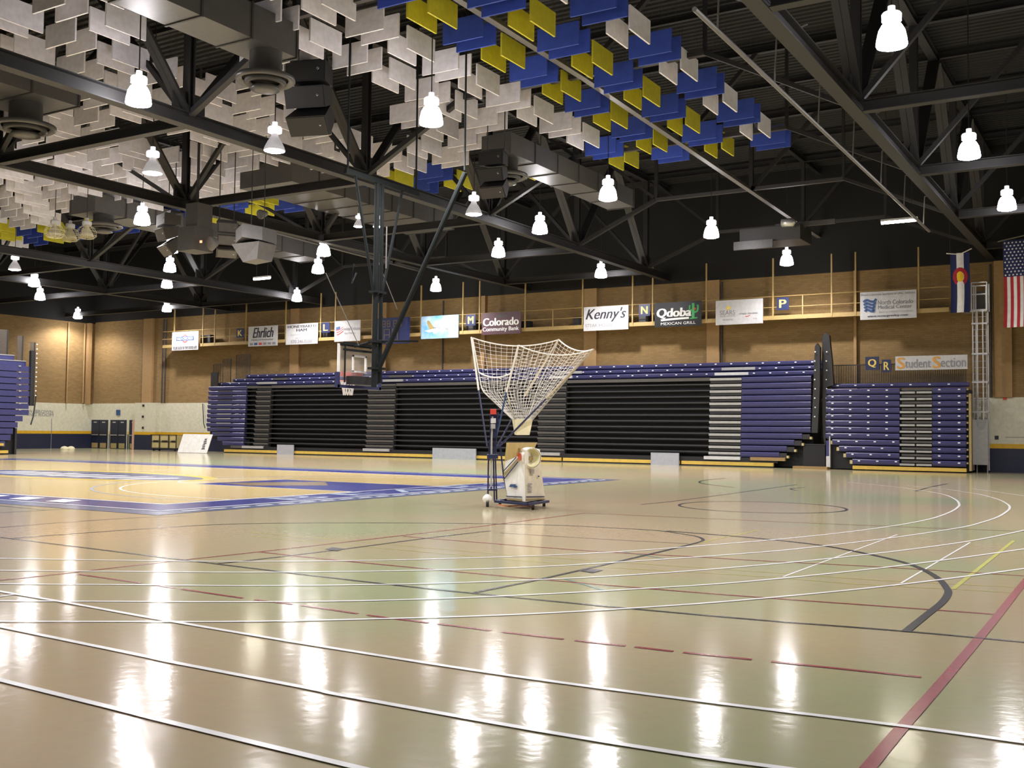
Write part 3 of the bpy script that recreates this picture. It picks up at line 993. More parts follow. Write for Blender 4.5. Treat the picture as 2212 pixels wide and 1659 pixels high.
# ================================================================== HANGING BATTEN
t = empty('lighting_batten', (-7.3, 30, 9.4))
tag(t, 'long dark pipe batten hung on chains along the right truss', 'batten')
pa, pb = V((-7.25, 18.3, 9.5)), V((-7.4, 43.0, 9.5))
B().tube([pa, pb], 0.05, 8).build('pipe', 'steel_light', t)
for k in range(7):
    p = pa.lerp(pb, 0.05 + 0.15 * k)
    B().tube([p, (p.x + 0.05, p.y, 10.6), (p.x + 0.75, p.y, 10.75)], 0.022, 5).build('chain', 'steel_light', t)
o = B().box(-6.75, -6.45, 21.0, 50.0, 10.25, 10.40).build('cable_tray', 'steel_light')
tag(o, 'pale cable tray lying along the right truss chord', 'tray')
# roof fan unit
p = at_y(1670, 530, 44)
t = empty('roof_heater', (p.x, 44, p.z))
tag(t, 'grey boxy roof unit with round motor above the letter P sign', 'heater')
B().box(p.x - 1.3, p.x + 1.3, 43.5, 45.2, p.z + 0.1, p.z + 0.7).build('cabinet', 'duct_steel', t)
B().box(p.x - 1.5, p.x + 0.2, 43.3, 43.4, p.z - 0.2, p.z + 0.15).build('bracket', 'duct_bright', t)
B().box(p.x + 0.1, p.x + 2.6, 44.0, 44.1, p.z + 0.7, p.z + 0.9).build('bracket', 'duct_bright', t)
B().lathe((p.x + 0.9, 43.2, p.z + 0.75), [(0.01, -0.3), (0.16, -0.28), (0.18, 0.2), (0.05, 0.3)], 12, axis=(1, 0, 0)).build('motor', 'chrome', t, smooth=True)

# ================================================================== SPEAKERS
def speaker_array(c, az, s, label, m='speaker_black'):
    t = empty('hanging_speaker', c)
    t.rotation_euler = (0, 0, az)
    tag(t, label, 'speaker', 'hanging speakers')
    w, h, d = 1.25 * s, 0.62 * s, 0.85 * s
    z = 0.0
    for k, (ti) in enumerate((0, 18, 42)):
        a = math.radians(ti)
        R = Matrix.Rotation(a, 4, 'X')
        def q(x, y, zz, off=V((0, 0, 0))):
            return R @ V((x, y, zz)) + V((0, [0, 0.08, 0.36][k] * s, [0, -0.63, -1.20][k] * s))
        pts = [(-w / 2, -d / 2, 0), (w / 2, -d / 2, 0), (w / 2 * 0.8, d / 2, 0.06), (-w / 2 * 0.8, d / 2, 0.06)]
        bb = B()
        bb.hexa([q(x, y, zz) for x, y, zz in pts] + [q(x, y, h - zz) for x, y, zz in pts])
        cb = bb.build('cabinet', m, t, local=True)
        g = B()
        g.hexa([q(x, y, zz) for x, y, zz in ((-w / 2 + 0.04, -d / 2 - 0.02, 0.03), (w / 2 - 0.04, -d / 2 - 0.02, 0.03), (w / 2 - 0.04, -d / 2, 0.03), (-w / 2 + 0.04, -d / 2, 0.03))] +
               [q(x, y, zz) for x, y, zz in ((-w / 2 + 0.04, -d / 2 - 0.02, h - 0.03), (w / 2 - 0.04, -d / 2 - 0.02, h - 0.03), (w / 2 - 0.04, -d / 2, h - 0.03), (-w / 2 + 0.04, -d / 2, h - 0.03))])
        g.build('grille', 'rail_black' if m == 'speaker_black' else 'speaker_grey', cb, local=True)
        bd = B()
        bd.box(-0.03, 0.03, -d / 2 - 0.03, -d / 2 - 0.02, 0, 0.04)
        B().lathe(q(w * 0.32, -d / 2 - 0.03, h * 0.55), [(0.03, -0.01), (0.03, 0.01), (0.0, 0.012)], 8, axis=(0, 1, 0)).build('badge', 'clip_white', cb, local=True)
    for xx in (-w * 0.35, w * 0.35):
        B().tube([(xx, 0.1, h), (xx, 0.1, 3.4)], 0.02, 5).build('hanger_chain', 'steel_mid', t, local=True)
    B().box(-w * 0.45, w * 0.45, -0.1, 0.3, h + 0.02, h + 0.12).build('rigging_frame', 'steel_mid', t, local=True)


p = at_y(672, 185, 22.0)
speaker_array((p.x, 22.0, p.z), math.radians(18), 0.95, 'large black three-box speaker array hung before the white baffles')
p = at_y(1068, 360, 29.0)
speaker_array((p.x, 29.0, p.z), math.radians(8), 0.7, 'small black speaker under the diffuser right of the goal mast')
p = at_y(365, 490, 27.5)
speaker_array((p.x, 27.5, p.z), math.radians(-20), 0.75, 'dark speaker above the second stacked lamp in the cluster', 'speaker_box')
p = at_y(490, 505, 27.5)
speaker_array((p.x, 27.5, p.z), math.radians(55), 0.6, 'dark tilted speaker in the middle of the central cluster', 'speaker_box')
p = at_y(556, 520, 26.0)
t = empty('hanging_speaker', (p.x, 26.0, p.z))
tag(t, 'pale wedge speaker at the right end of the central cluster', 'speaker', 'hanging speakers')
B().prism([(p.x - 0.62, 25.6, p.z - 0.1), (p.x + 0.0, 25.3, p.z + 0.02), (p.x + 0.62, 25.6, p.z - 0.1), (p.x + 0.5, 26.4, p.z - 0.1), (p.x - 0.5, 26.4, p.z - 0.1)], (0, 0, 0.45)).build('upper_horn', 'speaker_grey', t)
B().hexa([(p.x - 0.35, 25.7, p.z - 0.75), (p.x + 0.4, 25.6, p.z - 0.7), (p.x + 0.4, 26.3, p.z - 0.7), (p.x - 0.35, 26.3, p.z - 0.75),
          (p.x - 0.65, 25.45, p.z - 0.15), (p.x + 0.62, 25.45, p.z - 0.15), (p.x + 0.5, 26.4, p.z - 0.15), (p.x - 0.5, 26.4, p.z - 0.15)]).build('lower_horn', 'speaker_grey', t)
B().box(p.x - 0.5, p.x + 0.5, 25.6, 26.3, p.z - 0.15, p.z - 0.10).build('joint_strap', 'rail_black', t)
for xx in (-0.3, 0.3):
    B().tube([(p.x + xx, 26, p.z + 0.34), (p.x + xx, 26, ZT)], 0.015, 5).build('hanger_chain', 'steel_mid', t)
p = at_y(425, 515, 26.5)
t = empty('hoist_box', (p.x, 26.5, p.z))
tag(t, 'grey equipment box with a red indicator light in the central cluster', 'hoist')
B().box(p.x - 0.42, p.x + 0.42, 26.0, 26.9, p.z - 0.5, p.z + 0.35).build('box_body', 'speaker_box', t)
B().box(p.x - 0.15, p.x + 0.45, 26.1, 26.8, p.z + 0.35, p.z + 1.2).build('motor_housing', 'speaker_box', t)
B().box(p.x - 0.45, p.x - 0.42, 26.05, 26.85, p.z - 0.5, p.z + 0.33).build('side_panel', 'speaker_grey', t)
q = at_y(434, 522, 25.98)
B().box(q.x - 0.04, q.x + 0.04, 25.96, 26.0, q.z - 0.04, q.z + 0.04).build('indicator', 'red_led', t)
B().tube([(p.x, 26.5, p.z + 1.2), (p.x, 26.5, ZT)], 0.05, 6).build('hanger_pipe', 'steel_mid', t)
for (px, py, r, lb) in ((563, 463, 0.17, 'white round horn below the cross chord near the yellow baffles'),
                        (455, 525, 0.28, 'grey conical horn speaker next to the hoist box')):
    p = at_y(px, py, 26.4)
    o = B().lathe(p, [(0.02, 0.3), (r * 0.5, 0.25), (r, 0.0), (r * 0.9, -0.06), (0.01, -0.02)], 16, axis=(0.2, 1, 0.3)).build('horn_speaker', 'speaker_grey', smooth=True)
    tag(o, lb, 'horn')

# ================================================================== BASKETBALL GOAL
GX, GY = -19.3, 23.38
t = empty('basketball_goal', (GX + 0.4, GY, 2.7))
tag(t, 'ceiling-hung basketball goal with glass backboard seen from behind', 'goal')
z0, z1, hw = 2.82, 3.99, 0.88
bb = B().box(GX - 0.012, GX + 0.012, GY - hw, GY + hw, z0, z1).build('backboard_glass', 'glass_clear', t)
B().box(GX - 0.025, GX + 0.025, GY - hw - 0.05, GY - hw + 0.02, z0 + 0.38, z1).build('edge_frame', 'paint_white', bb)
B().box(GX - 0.025, GX + 0.025, GY + hw - 0.02, GY + hw + 0.05, z0 + 0.12, z1).build('edge_frame', 'paint_white', bb)
B().box(GX - 0.025, GX + 0.025, GY - hw, GY + hw, z1 - 0.05, z1 + 0.02).build('edge_frame', 'goal_steel', bb)
tq = B()
for (a, b, c, d) in ((-0.30, 0.30, 0.84, 0.89), (-0.30, -0.25, 0.42, 0.89), (0.25, 0.30, 0.42, 0.89), (-0.30, 0.30, 0.40, 0.45)):
    tq.box(GX - 0.02, GX + 0.02, GY + a, GY + b, z0 + c, z0 + d)
tq.build('target_square', 'paint_white', bb)
B().box(GX - 0.05, GX + 0.05, GY - hw - 0.09, GY + hw + 0.06, z0 - 0.05, z0 + 0.03).build('bottom_pad', 'pad_navy', t)
B().box(GX - 0.05, GX + 0.05, GY - hw - 0.10, GY - hw, z0 - 0.05, z0 + 0.38).build('corner_pad', 'pad_navy', t)
B().box(GX - 0.05, GX + 0.05, GY + hw - 0.02, GY + hw + 0.07, z0 - 0.05, z0 + 0.30).build('corner_pad', 'pad_navy', t)
B().box(GX + 0.05, GX + 0.32, GY - 0.62, GY + 0.25, z0 + 0.05, z0 + 0.28).build('rim_mount_box', 'rail_black', t)
B().box(GX - 0.06, GX - 0.03, GY - 0.78, GY + 0.2, z0 + 0.26, z0 + 0.40).build('sponsor_strip', 'rim_orange', t)
B().tube([(GX - 0.40 + 0.23 * math.cos(2 * pi * k / 24), GY + 0.23 * math.sin(2 * pi * k / 24), z0 + 0.18) for k in range(25)], 0.012, 6, cap=False).build('rim', 'rim_orange', t)
nb = B()
for k in range(12):
    a = 2 * pi * k / 12
    for sgn in (-1, 1):
        nb.tube([(GX - 0.40 + r * math.cos(a + sgn * tw), GY + r * math.sin(a + sgn * tw), z0 + 0.17 - d)
                 for r, d, tw in ((0.22, 0, 0), (0.18, 0.12, 0.26), (0.15, 0.25, 0.52), (0.13, 0.40, 0.78))], 0.011, 3, cap=False)
nb.build('net', 'net_white', t)
mx = GX + 0.62
B().tube([(mx, GY - 0.10, z0 - 0.02), (mx, GY - 0.10, 8.55)], 0.078, 12).build('mast_pipe', 'goal_steel', t)
B().tube([(mx + 0.02, GY + 0.13, z0 + 0.1), (mx + 0.02, GY + 0.10, 8.55)], 0.058, 12).build('mast_pipe', 'goal_steel', t)
for z in (3.3, 4.05, 5.45):
    B().box(mx - 0.13, mx + 0.13, GY - 0.24, GY + 0.24, z, z + 0.06).build('mast_clamp', 'goal_steel', t)
B().tube([(mx + 0.05, GY, z0 + 0.45), (-15.8, GY + 0.05, 8.55)], 0.075, 10).build('back_brace', 'goal_steel', t)
for sg in (-1, 1):
    B().tube([(mx, GY + sg * 0.12, 5.2), (mx, GY + sg * 0.62, 7.0), (mx, GY + sg * 1.05, 8.55)], 0.04, 8).build('side_brace', 'goal_steel', t)
    B().tube([(GX + 0.08, GY + sg * 0.72, z0 + 0.1), (GX + 0.08, GY + sg * 0.72, z1 - 0.05)], 0.025, 8).build('board_upright', 'goal_steel', t)
for z in (z1 - 0.16, z1 + 0.03):
    B().bar((GX + 0.10, GY - 0.80, z), (GX + 0.10, GY + 0.80, z), 0.05, 0.06).build('board_rail', 'goal_steel', t)
for sg in (-0.35, 0.35):
    B().tube([(GX + 0.1, GY + sg, z1 - 0.05), (mx, GY + sg * 0.4, z1 + 0.1)], 0.035, 8).build('board_arm', 'goal_steel', t)
B().tube([(mx + 1.0, GY + 0.6, z1 + 0.12), (mx, GY, z1 + 0.12)], 0.03, 8).build('outrigger', 'goal_steel', t)
for a, b in (((704, 590), (775, 746)), ((818, 567), (858, 668))):
    B().tube([at_x(a[0], a[1], mx), at_x(b[0], b[1], mx)], 0.012, 5).build('hoist_cable', 'steel_light', t)
B().tube([(mx + 0.02, GY + 0.33, 6.2), (mx + 0.02, GY + 0.33, 7.4)], 0.02, 6).build('conduit', 'steel_light', t)
B().tube([at_x(770, 590, mx), at_x(760, 612, mx), at_x(764, 570, mx)], 0.03, 6).build('hoist_link', 'goal_steel', t)
B().bar((mx, 21.9, 8.62), (mx, 25.2, 8.62), 0.10, 0.14).build('support_rail', 'goal_steel', t)
for (xx, yy) in ((mx, 22.0), (mx, 25.1), (-15.8, 23.4)):
    B().tube([(xx, yy, 8.6), (xx, yy, ZT)], 0.03, 6).build('hanger_post', 'goal_steel', t)

# ================================================================== REBOUNDING / SHOOTING MACHINE
O = at_z(1120, 1092, 0)
D0 = (O - EYE).dot(FW)
t = empty('shooting_machine', O)
tag(t, 'white wheeled basketball shooting machine with tall ball-return net', 'machine')
Lb, Mb, Rb = at_z(1097, 1079, 0.17), at_z(1134, 1084, 0.17), at_z(1177, 1078, 0.17)
sn = (Mb - Lb).cross(V((0, 0, 1))).normalized()
fd = (Mb - Lb).normalized()           # towards the mouth
fnn = (Rb - Mb).cross(V((0, 0, 1))).normalized()


def onp(px, py, p0, n):
    d = ray(px, py)
    return EYE + d * ((p0 - EYE).dot(n) / d.dot(n))


side_px = [(1097, 1079), (1134, 1084), (1132.5, 1004), (1134, 972), (1126, 970), (1090, 996), (1089, 1037)]
sp = [onp(a, b, Mb, sn) for a, b in side_px]
ex = Rb - Mb
fac = [1, 1, 0.76, 0.72, 0.72, 0.76, 0.85]
bb = B()
n = len(sp)
off = [ex * ((1 - f) * 0.12) for f in fac]
A_ = [p + o for p, o in zip(sp, off)]
C_ = [p + o + ex * f for p, o, f in zip(sp, off, fac)]
bb.v += A_ + C_
bb.f.append(tuple(range(n)))
bb.f.append(tuple(range(2 * n - 1, n - 1, -1)))
for i in range(n):
    j = (i + 1) % n
    bb.f.append((j, i, n + i, n + j))
body = bb.build('body_shell', 'mach_white', t)
# front panel skin
B().prism([A_[1] + fd * 0.002, C_[1] + fd * 0.002, C_[2] + fd * 0.002, A_[2] + fd * 0.002], fd * 0.012).build('front_panel', 'mach_cream', t)
# throwing drum
mc = onp(1149, 989, Mb + fd * 0.06, fnn)
B().lathe(mc, [(0.205, -0.22), (0.205, 0.0), (0.19, 0.015), (0.175, 0.0), (0.16, -0.05), (0.05, -0.16), (0.001, -0.17)], 28, axis=fd).build('mouth_drum', 'chute_cream', t, smooth=True)
B().lathe(mc, [(0.214, -0.24), (0.214, 0.012), (0.205, 0.012)], 28, axis=fd).build('drum_collar', 'mach_white', t, smooth=True)
q = mc - fd * 0.10
B().box(q.x - 0.05, q.x + 0.05, q.y - 0.05, q.y + 0.05, q.z - 0.05, q.z + 0.03).build('launch_cup', 'mach_tan', t)
so = -sn * 0.006 if (EYE - Mb).dot(sn) < 0 else sn * 0.006


def decal(name, pxs, m, plane=0):
    if plane == 0:
        pts = [onp(a, b, Mb, sn) + so * 2.2 for a, b in pxs]
        vec = so
    else:
        pts = [onp(a, b, Mb, fnn) + fd * 0.022 for a, b in pxs]
        vec = fd * 0.004
    return B().prism(pts, vec).build(name, m, body)


decal('stripe', [(1090, 1018), (1090, 1015.5), (1117, 986), (1117, 988.5)], 'mach_navy')
decal('stripe', [(1089.5, 1030), (1090, 1022), (1119, 989.5), (1121, 993)], 'mach_tan')
decal('stripe', [(1089, 1038), (1089, 1035.5), (1120, 996), (1121, 998)], 'mach_navy')
cp = onp(1124, 987, Mb, sn) + so * 2.5
B().lathe(cp, [(0.0, 0.006), (0.085, 0.006), (0.085, 0)], 20, axis=so.normalized()).build('ball_emblem', 'rim_orange', body)
decal('stripe', [(1095.5, 1073), (1095, 1071), (1129, 1072.5), (1129, 1074.5)], 'mach_navy')
decal('stripe', [(1097, 1080), (1096.5, 1076), (1129, 1078), (1129, 1081.5)], 'mach_tan')
decal('stripe', [(1135.5, 1074), (1135.5, 1072), (1175, 1071.5), (1175, 1073.5)], 'mach_navy', 1)
decal('stripe', [(1135.5, 1081), (1135.5, 1077), (1176, 1076), (1176, 1079)], 'mach_tan', 1)
decal('logo', [(1101, 1052), (1104, 1046), (1116, 1046), (1114, 1052)], 'ink_blue')
decal('logo', [(1111, 1054), (1113, 1049), (1119, 1050), (1117, 1054)], 'ink_blue')
for (y0_, y1_) in ((1044, 1048.5), (1051, 1056), (1058, 1066)):
    for k in range(2):
        ya = y0_ + (y1_ - y0_) * k / 2
        decal('spec_text', [(1139, ya + 1.4), (1139, ya), (1148, ya), (1148, ya + 1.4)], 'ink_grey', 1)
decal('spec_text', [(1146, 1023.5), (1146, 1014), (1153, 1014), (1153, 1023.5)], 'step_grey', 1)
decal('knob', [(1161, 1030.5), (1161, 1027.5), (1164, 1027.5), (1164, 1030.5)], 'ink_black', 1)
# cardboard flaps above the body
k0 = [onp(a, b, Mb - fd * 0.32, fnn) for a, b in ((1094, 995), (1096, 956), (1160, 956), (1152, 972))]
B().prism(k0, fd * 0.015).build('cardboard_flap', 'card', t)
k1 = [onp(a, b, Mb + so * -3, sn) for a, b in ((1091, 995), (1095, 957), (1100, 962), (1128, 969))]
B().prism(k1, so * 2).build('cardboard_flap', 'card', t)
# trolley
fr = B()
c1, c2, c3, c4 = at_z(1070, 1083, 0.14), at_z(1140, 1089.5, 0.14), at_z(1184, 1083, 0.14), at_z(1112, 1077, 0.14)
for a, b in ((c1, c2), (c2, c3), (c3, c4), (c4, c1), (c1.lerp(c4, 0.5), c2.lerp(c3, 0.5))):
    fr.bar(a, b, 0.06, 0.05)
fr.build('trolley_frame', 'mach_navy', t)


def caster(p, name='caster'):
    c = B().tube([p + RT * -0.03 + V((0, 0, 0.06)), p + RT * 0.03 + V((0, 0, 0.06))], 0.06, 12).build(name, 'rubber', t)
    B().bar(p + V((0, 0, 0.07)), p + V((0, 0, 0.14)), 0.05, 0.05).build('fork', 'chrome', c)


for (px, py) in ((1053, 1097), (1080, 1092), (1151, 1103), (1175, 1096)):
    caster(at_z(px, py - 2, 0))
p = at_z(1053, 1094, 0)
B().lathe(p + V((0, 0, 0.10)), [(0.085, 0.0), (0.115, 0.05), (0.10, 0.10), (0.05, 0.15), (0.0, 0.165)], 18).build('wheel_cover', 'mach_white', t, smooth=True)
B().tube([at_z(1075, 1090, 0.01), at_z(1100, 1093, 0.012), at_z(1130, 1091, 0.012), at_z(1155, 1094, 0.01)], 0.012, 6).build('power_cable', 'cable_orange', t)


def pole(pxs, r, m, name, r2=None):
    return B().tube([at_d(a, b, D0 + d) for a, b, d in pxs], r, 8, r2=r2).build(name, m, t)


for q in ([(1054, 1072, -0.1), (1055, 1000, -0.1), (1058, 950, -0.1)], [(1068, 1082, 0.05), (1066, 985, 0.0), (1071, 900, 0.0)],
          [(1073, 1082, -0.15), (1070, 985, -0.1), (1076, 890, -0.1)], [(1099, 1078, 0.1), (1088, 1030, 0.1), (1079, 950, 0.1)],
          [(1061, 1060, -0.05), (1061, 900, -0.05)]):
    pole(q, 0.018, 'mach_navy', 'stand_pole')
pole([(1061, 1052, -0.2), (1062, 950, -0.2), (1064, 900, -0.2)], 0.02, 'step_grey', 'lift_cylinder')
for (x0, x1, y0_, y1_, m, nm) in ((1052, 1076, 982, 991, 'mach_navy', 'stand_bracket'), (1054, 1074, 1056, 1060, 'mach_navy', 'stand_bracket'),
                                  (1059, 1072, 884, 895, 'red_plastic', 'red_light'), (1060, 1071, 904, 914, 'step_white', 'counter_display'),
                                  (1060, 1070, 916, 926, 'step_grey', 'counter_display'), (1058, 1074, 895, 946, 'mach_navy', 'control_box')):
    dz = -0.26 if nm != 'control_box' else -0.12
    pa_, pb_, pc_, pd_ = (at_d(x0, y1_, D0 + dz), at_d(x1, y1_, D0 + dz), at_d(x1, y0_, D0 + dz), at_d(x0, y0_, D0 + dz))
    B().prism([pa_, pb_, pc_, pd_], FW * 0.1).build(nm, m, t)
# net posts
dA, dB, dC, dD = 0.75, -0.75, 0.85, -0.55
pole([(1018, 728, dA), (1034, 843, 0.55)], 0.022, 'pole_white', 'net_post')
pole([(1034, 843, 0.55), (1052, 963, 0.1)], 0.02, 'mach_navy', 'net_post_lower')
pole([(1120, 746, dB), (1094, 847, -0.45)], 0.022, 'pole_white', 'net_post')
pole([(1094, 847, -0.45), (1072, 945, -0.05)], 0.02, 'ink_blue', 'net_post_lower')
pole([(1207, 733, dC), (1132, 857, 0.4)], 0.022, 'pole_tan', 'net_post')
pole([(1132, 857, 0.4), (1072, 968, 0.02)], 0.02, 'mach_navy', 'net_post_lower')
pole([(1283, 754, dD), (1180, 861, -0.3)], 0.022, 'pole_tan', 'net_post')
pole([(1180, 861, -0.3), (1075, 968, -0.05)], 0.02, 'mach_navy', 'net_post_lower')
Pn = {'A': [(1021, 730, dA), (1041, 843, 0.55), (1106, 905, 0.14)], 'B': [(1120, 746, dB), (1094, 847, -0.45), (1112, 906, -0.16)],
      'C': [(1207, 734, dC), (1165, 830, 0.45), (1139, 905, 0.14)], 'D': [(1280, 755, dD), (1204, 843, -0.32), (1151, 906, -0.14)]}
Pn = {k: [at_d(a, b, D0 + d) for a, b, d in v] for k, v in Pn.items()}


def along(P, s):
    l1, l2 = (P[1] - P[0]).length, (P[2] - P[1]).length
    k = l1 / (l1 + l2)
    return P[0].lerp(P[1], s / k) if s < k else P[1].lerp(P[2], (s - k) / (1 - k))


def net_panel(a, b, s0, sag, nu, nv):
    g = B()
    F = lambda u, v: along(Pn[a], s0 + (1 - s0) * v).lerp(along(Pn[b], s0 + (1 - s0) * v), u) - V((0, 0, sag * 4 * u * (1 - u) * (1 - v) ** 1.5))
    for i in range(nu + 1):
        g.tube([F(i / nu, j / 16) for j in range(17)], 0.0038, 3, cap=False)
    for j in range(nv + 1):
        g.tube([F(i / 14, j / nv) for i in range(15)], 0.0038, 3, cap=False)
    o = g.build('net_panel', 'net_white', t)
    r = B().tube([F(i / 20, 0) for i in range(21)], 0.016, 6).build('top_rope', 'pole_white', o)
    for e in (0, 1):
        B().tube([F(e, j / 12) for j in range(13)], 0.013, 5).build('edge_rope', 'pole_white', o)


net_panel('A', 'C', 0.0, 0.16, 15, 22)
net_panel('B', 'D', 0.0, 0.16, 14, 22)
net_panel('C', 'D', 0.0, 0.12, 10, 22)
net_panel('A', 'B', 0.36, 0.10, 10, 14)
fpts = [Pn[k][2] for k in 'ACDB']
cen = sum(fpts, V((0, 0, 0))) / 4
low = [cen + (p - cen) * 0.72 - V((0, 0, 0.34)) for p in fpts]
fb = B()
for i in range(4):
    j = (i + 1) % 4
    fb.quad(fpts[i], fpts[j], low[j], low[i])
fb.build('funnel_cloth', 'cloth_cream', t)

# ================================================================== BLEACHERS
YB = 50.3
XW = lambda px, y=YB: at_y(px, 900, y).x


def clips(parent, x0, x1, y, z, step=0.82):
    c = B()
    x = x0 + 0.3
    while x < x1 - 0.1:
        c.box(x - 0.05, x + 0.05, y - 0.012, y, z - 0.025, z + 0.025)
        x += step
    if c.v:
        tag(c.build('seat_clips', 'clip_white', parent), kind='stuff')


def seat(parent, x0, x1, y, z0, z1, m='seat_blue', clip=False):
    h = z1 - z0
    o = B().prism([(x0, y + 0.05, z0 + 0.03), (x0, y + 0.0, z0 + h * 0.35), (x0, y - 0.02, z1 - 0.06), (x0, y + 0.02, z1 - 0.02), (x0, y + 0.3, z1 - 0.02), (x0, y + 0.3, z0 + 0.03)],
                  (x1 - x0, 0, 0)).build('seat_row', m, parent)
    if clip:
        clips(o, x0, x1, y - 0.018, z1 - 0.10)
    return o


bk = empty('bleacher_bank', (XW(1100), YB + 1, 0))
tag(bk, 'long folded bank of blue and black bleachers along the brick wall', 'bleachers', 'folded bleacher banks')
zA, zB = 0.46, 4.44
NR = 13
ph = (zB - zA) / NR
xs = {k: XW(k) for k in (445, 457, 480, 500, 527, 548, 580, 790, 850, 1160, 1220, 1530, 1600, 1750, 1765)}
B().box(xs[527], xs[1750], YB + 0.55, YF - 0.3, 0.05, zB - 0.1).build('understructure', 'seat_dark', bk)
B().box(xs[445] + 0.1, xs[527], YB + 0.3, YF - 0.5, 0.9, zB - 0.1).build('understructure', 'seat_dark', bk)
for i in range(NR):
    a, b = zA + i * ph, zA + (i + 1) * ph
    yo = YB + 0.015 * i
    # blue end sections
    xl = [XW(482), XW(470), XW(458), XW(447)][i] if i < 4 else xs[445]
    seat(bk, xl, xs[527], yo, a, b)
    xr = [XW(1683), XW(1699), XW(1715), XW(1732)][i] if i < 4 else xs[1750]
    seat(bk, xs[1600], xr, yo, a, b)
    if i < 4:
        B().box(xr, xr + 0.36, yo + 0.02, yo + 0.25, a + 0.02, b - 0.05).build('row_end_cap', 'rail_black', bk)
        B().box(xr + 0.36, xr + 0.46, yo, yo + 0.2, a + 0.02, a + 0.14).build('row_end_foot', 'cart_tan', bk)
    # dark folded decks: a grey nosing over a black recess
    for (u, v) in ((527, 548), (580, 790), (850, 1160), (1220, 1530)):
        top = i == NR - 1
        B().box(xs[u], xs[v], yo + 0.02, yo + 0.32, b - (0.18 if top else 0.085), b - 0.02).build('deck_nosing', 'step_dim' if top else 'nosing', bk)
    # aisles
    for (u, v, m) in ((548, 580, 'step_dim'), (790, 850, 'step_dim'), (1160, 1220, 'step_dim'), (1530, 1600, 'step_grey')):
        B().box(xs[u] + 0.02, xs[v] - 0.02, yo - 0.02, yo + 0.30, b - 0.17, b - 0.05).build('aisle_step', m, bk)
        B().box(xs[u] + 0.02, xs[v] - 0.02, yo + 0.06, yo + 0.30, a, b - 0.17).build('aisle_riser', 'nosing', bk)
    # pale tread edges on the left end section
    if 2 <= i < NR - 1:
        B().box(XW(467), XW(497), yo - 0.05, yo, b - 0.06, b).build('tread_edge', 'step_grey' if 3 < i < 9 else 'step_dim', bk)
        if 5 < i < 9:
            B().box(XW(508), XW(514), yo - 0.05, yo, b - 0.06, b).build('tread_edge', 'step_grey', bk)
for k, (dy, za, zb, lx) in enumerate(((0.55, 4.44, 4.72, 457), (0.9, 4.72, 4.98, 480), (1.25, 4.98, 5.26, 500))):
    seat(bk, xs[lx], xs[1765], YB + dy, za, zb, clip=True)
    B().box(xs[lx], xs[1765], YB + dy + 0.3, YF - 0.3, za - 0.1, zb - 0.1).build('understructure', 'seat_dark', bk)
for (u, v, k, m) in ((568, 600, 1, 'step_dim'), (543, 584, 0, 'step_grey'), (820, 870, 1, 'step_dim'), (815, 858, 0, 'step_grey'), (1178, 1240, 1, 'step_grey'), (1176, 1226, 0, 'step_white'),
                     (1546, 1619, 1, 'step_grey'), (1536, 1609, 0, 'step_white')):
    dy, z = ((0.55, 4.63), (0.9, 4.90))[k]
    B().box(XW(u), XW(v), YB + dy - 0.08, YB + dy + 0.1, z - 0.09, z + 0.05).build('upper_step', m, bk)
for (u, v) in ((487, 1214), (1218, 1469), (1473, 1671)):
    sk = B().box(XW(u), XW(v), YB - 0.06, YB + 0.1, 0.07, 0.24).build('yellow_skirt', 'skirt_yellow', bk)
B().box(XW(487), XW(1671), YB - 0.02, YB + 0.1, 0.0, 0.07).build('skirt_shadow_gap', 'seat_dark', bk)
B().box(XW(487), XW(1680), YB - 0.02, YB + 0.3, 0.24, 0.46).build('lowest_riser', 'seat_dark', bk)
for (u, v, m) in ((502, 526, 'step_dim'), (526, 571, 'step_grey'), (787, 843, 'step_grey'), (1165, 1211, 'step_grey'), (1522, 1600, 'step_white'), (1622, 1697, 'plywood')):
    B().box(XW(u), XW(v), YB - 0.10, YB + 0.05, 0.34, 0.50).build('lowest_step', m, bk)
# grey floor panels leaning against the skirt
for (u, v, yt, yb, lb) in ((605, 640, 968, 985, 'small grey panel against the yellow skirt at the left aisle'),
                           (940, 1033, 978, 998, 'widest grey panel against the yellow skirt left of the machine'),
                           (1410, 1470, 987, 1008, 'grey panel against the yellow skirt right of the machine')):
    o = B().box(XW(u), XW(v), YB - 0.22, YB - 0.14, 0.0, 0.62).build('skirt_panel', 'panel_grey')
    tag(o, lb, 'panel', 'grey skirt panels')
# guard rails at the top left corner
gr = empty('guard_rail', (XW(475), YB + 1.4, 4.4))
tag(gr, 'dark stepped guard rails on the left end of the bleachers', 'railing')
for (u, v, yt, dy) in ((447, 463, 787, 0.5), (457, 475, 777, 0.9), (477, 507, 768, 1.3)):
    z1_ = at_y((u + v) / 2, yt, YB + dy).z
    xa, xb = XW(u), XW(v)
    rl = B().tube([(xa, YB + dy, 4.4), (xa, YB + dy, z1_), (xb, YB + dy, z1_ + 0.03), (xb, YB + dy, 4.4)], 0.03, 6).build('rail_frame', 'rail_black', gr)
    b_ = B()
    x = xa + 0.12
    while x < xb - 0.05:
        b_.box(x - 0.012, x + 0.012, YB + dy - 0.012, YB + dy + 0.012, 4.4, z1_)
        x += 0.12
    b_.build('balusters', 'rail_black', rl)
B().box(XW(446), XW(461), YB + 0.3, YB + 0.4, zB, zB + 0.95).build('dark_end_panel', 'rail_black', gr)
# end hand rail hanging off the left end
B().tube([at_y(438, 872, YB), at_y(440, 915, YB), at_y(443, 925, YB)], 0.03, 6).build('hanging_rail', 'rail_black', gr)
B().tube([at_y(441, 874, YB), at_y(445, 918, YB)], 0.02, 6).build('hanging_rail', 'step_grey', gr)

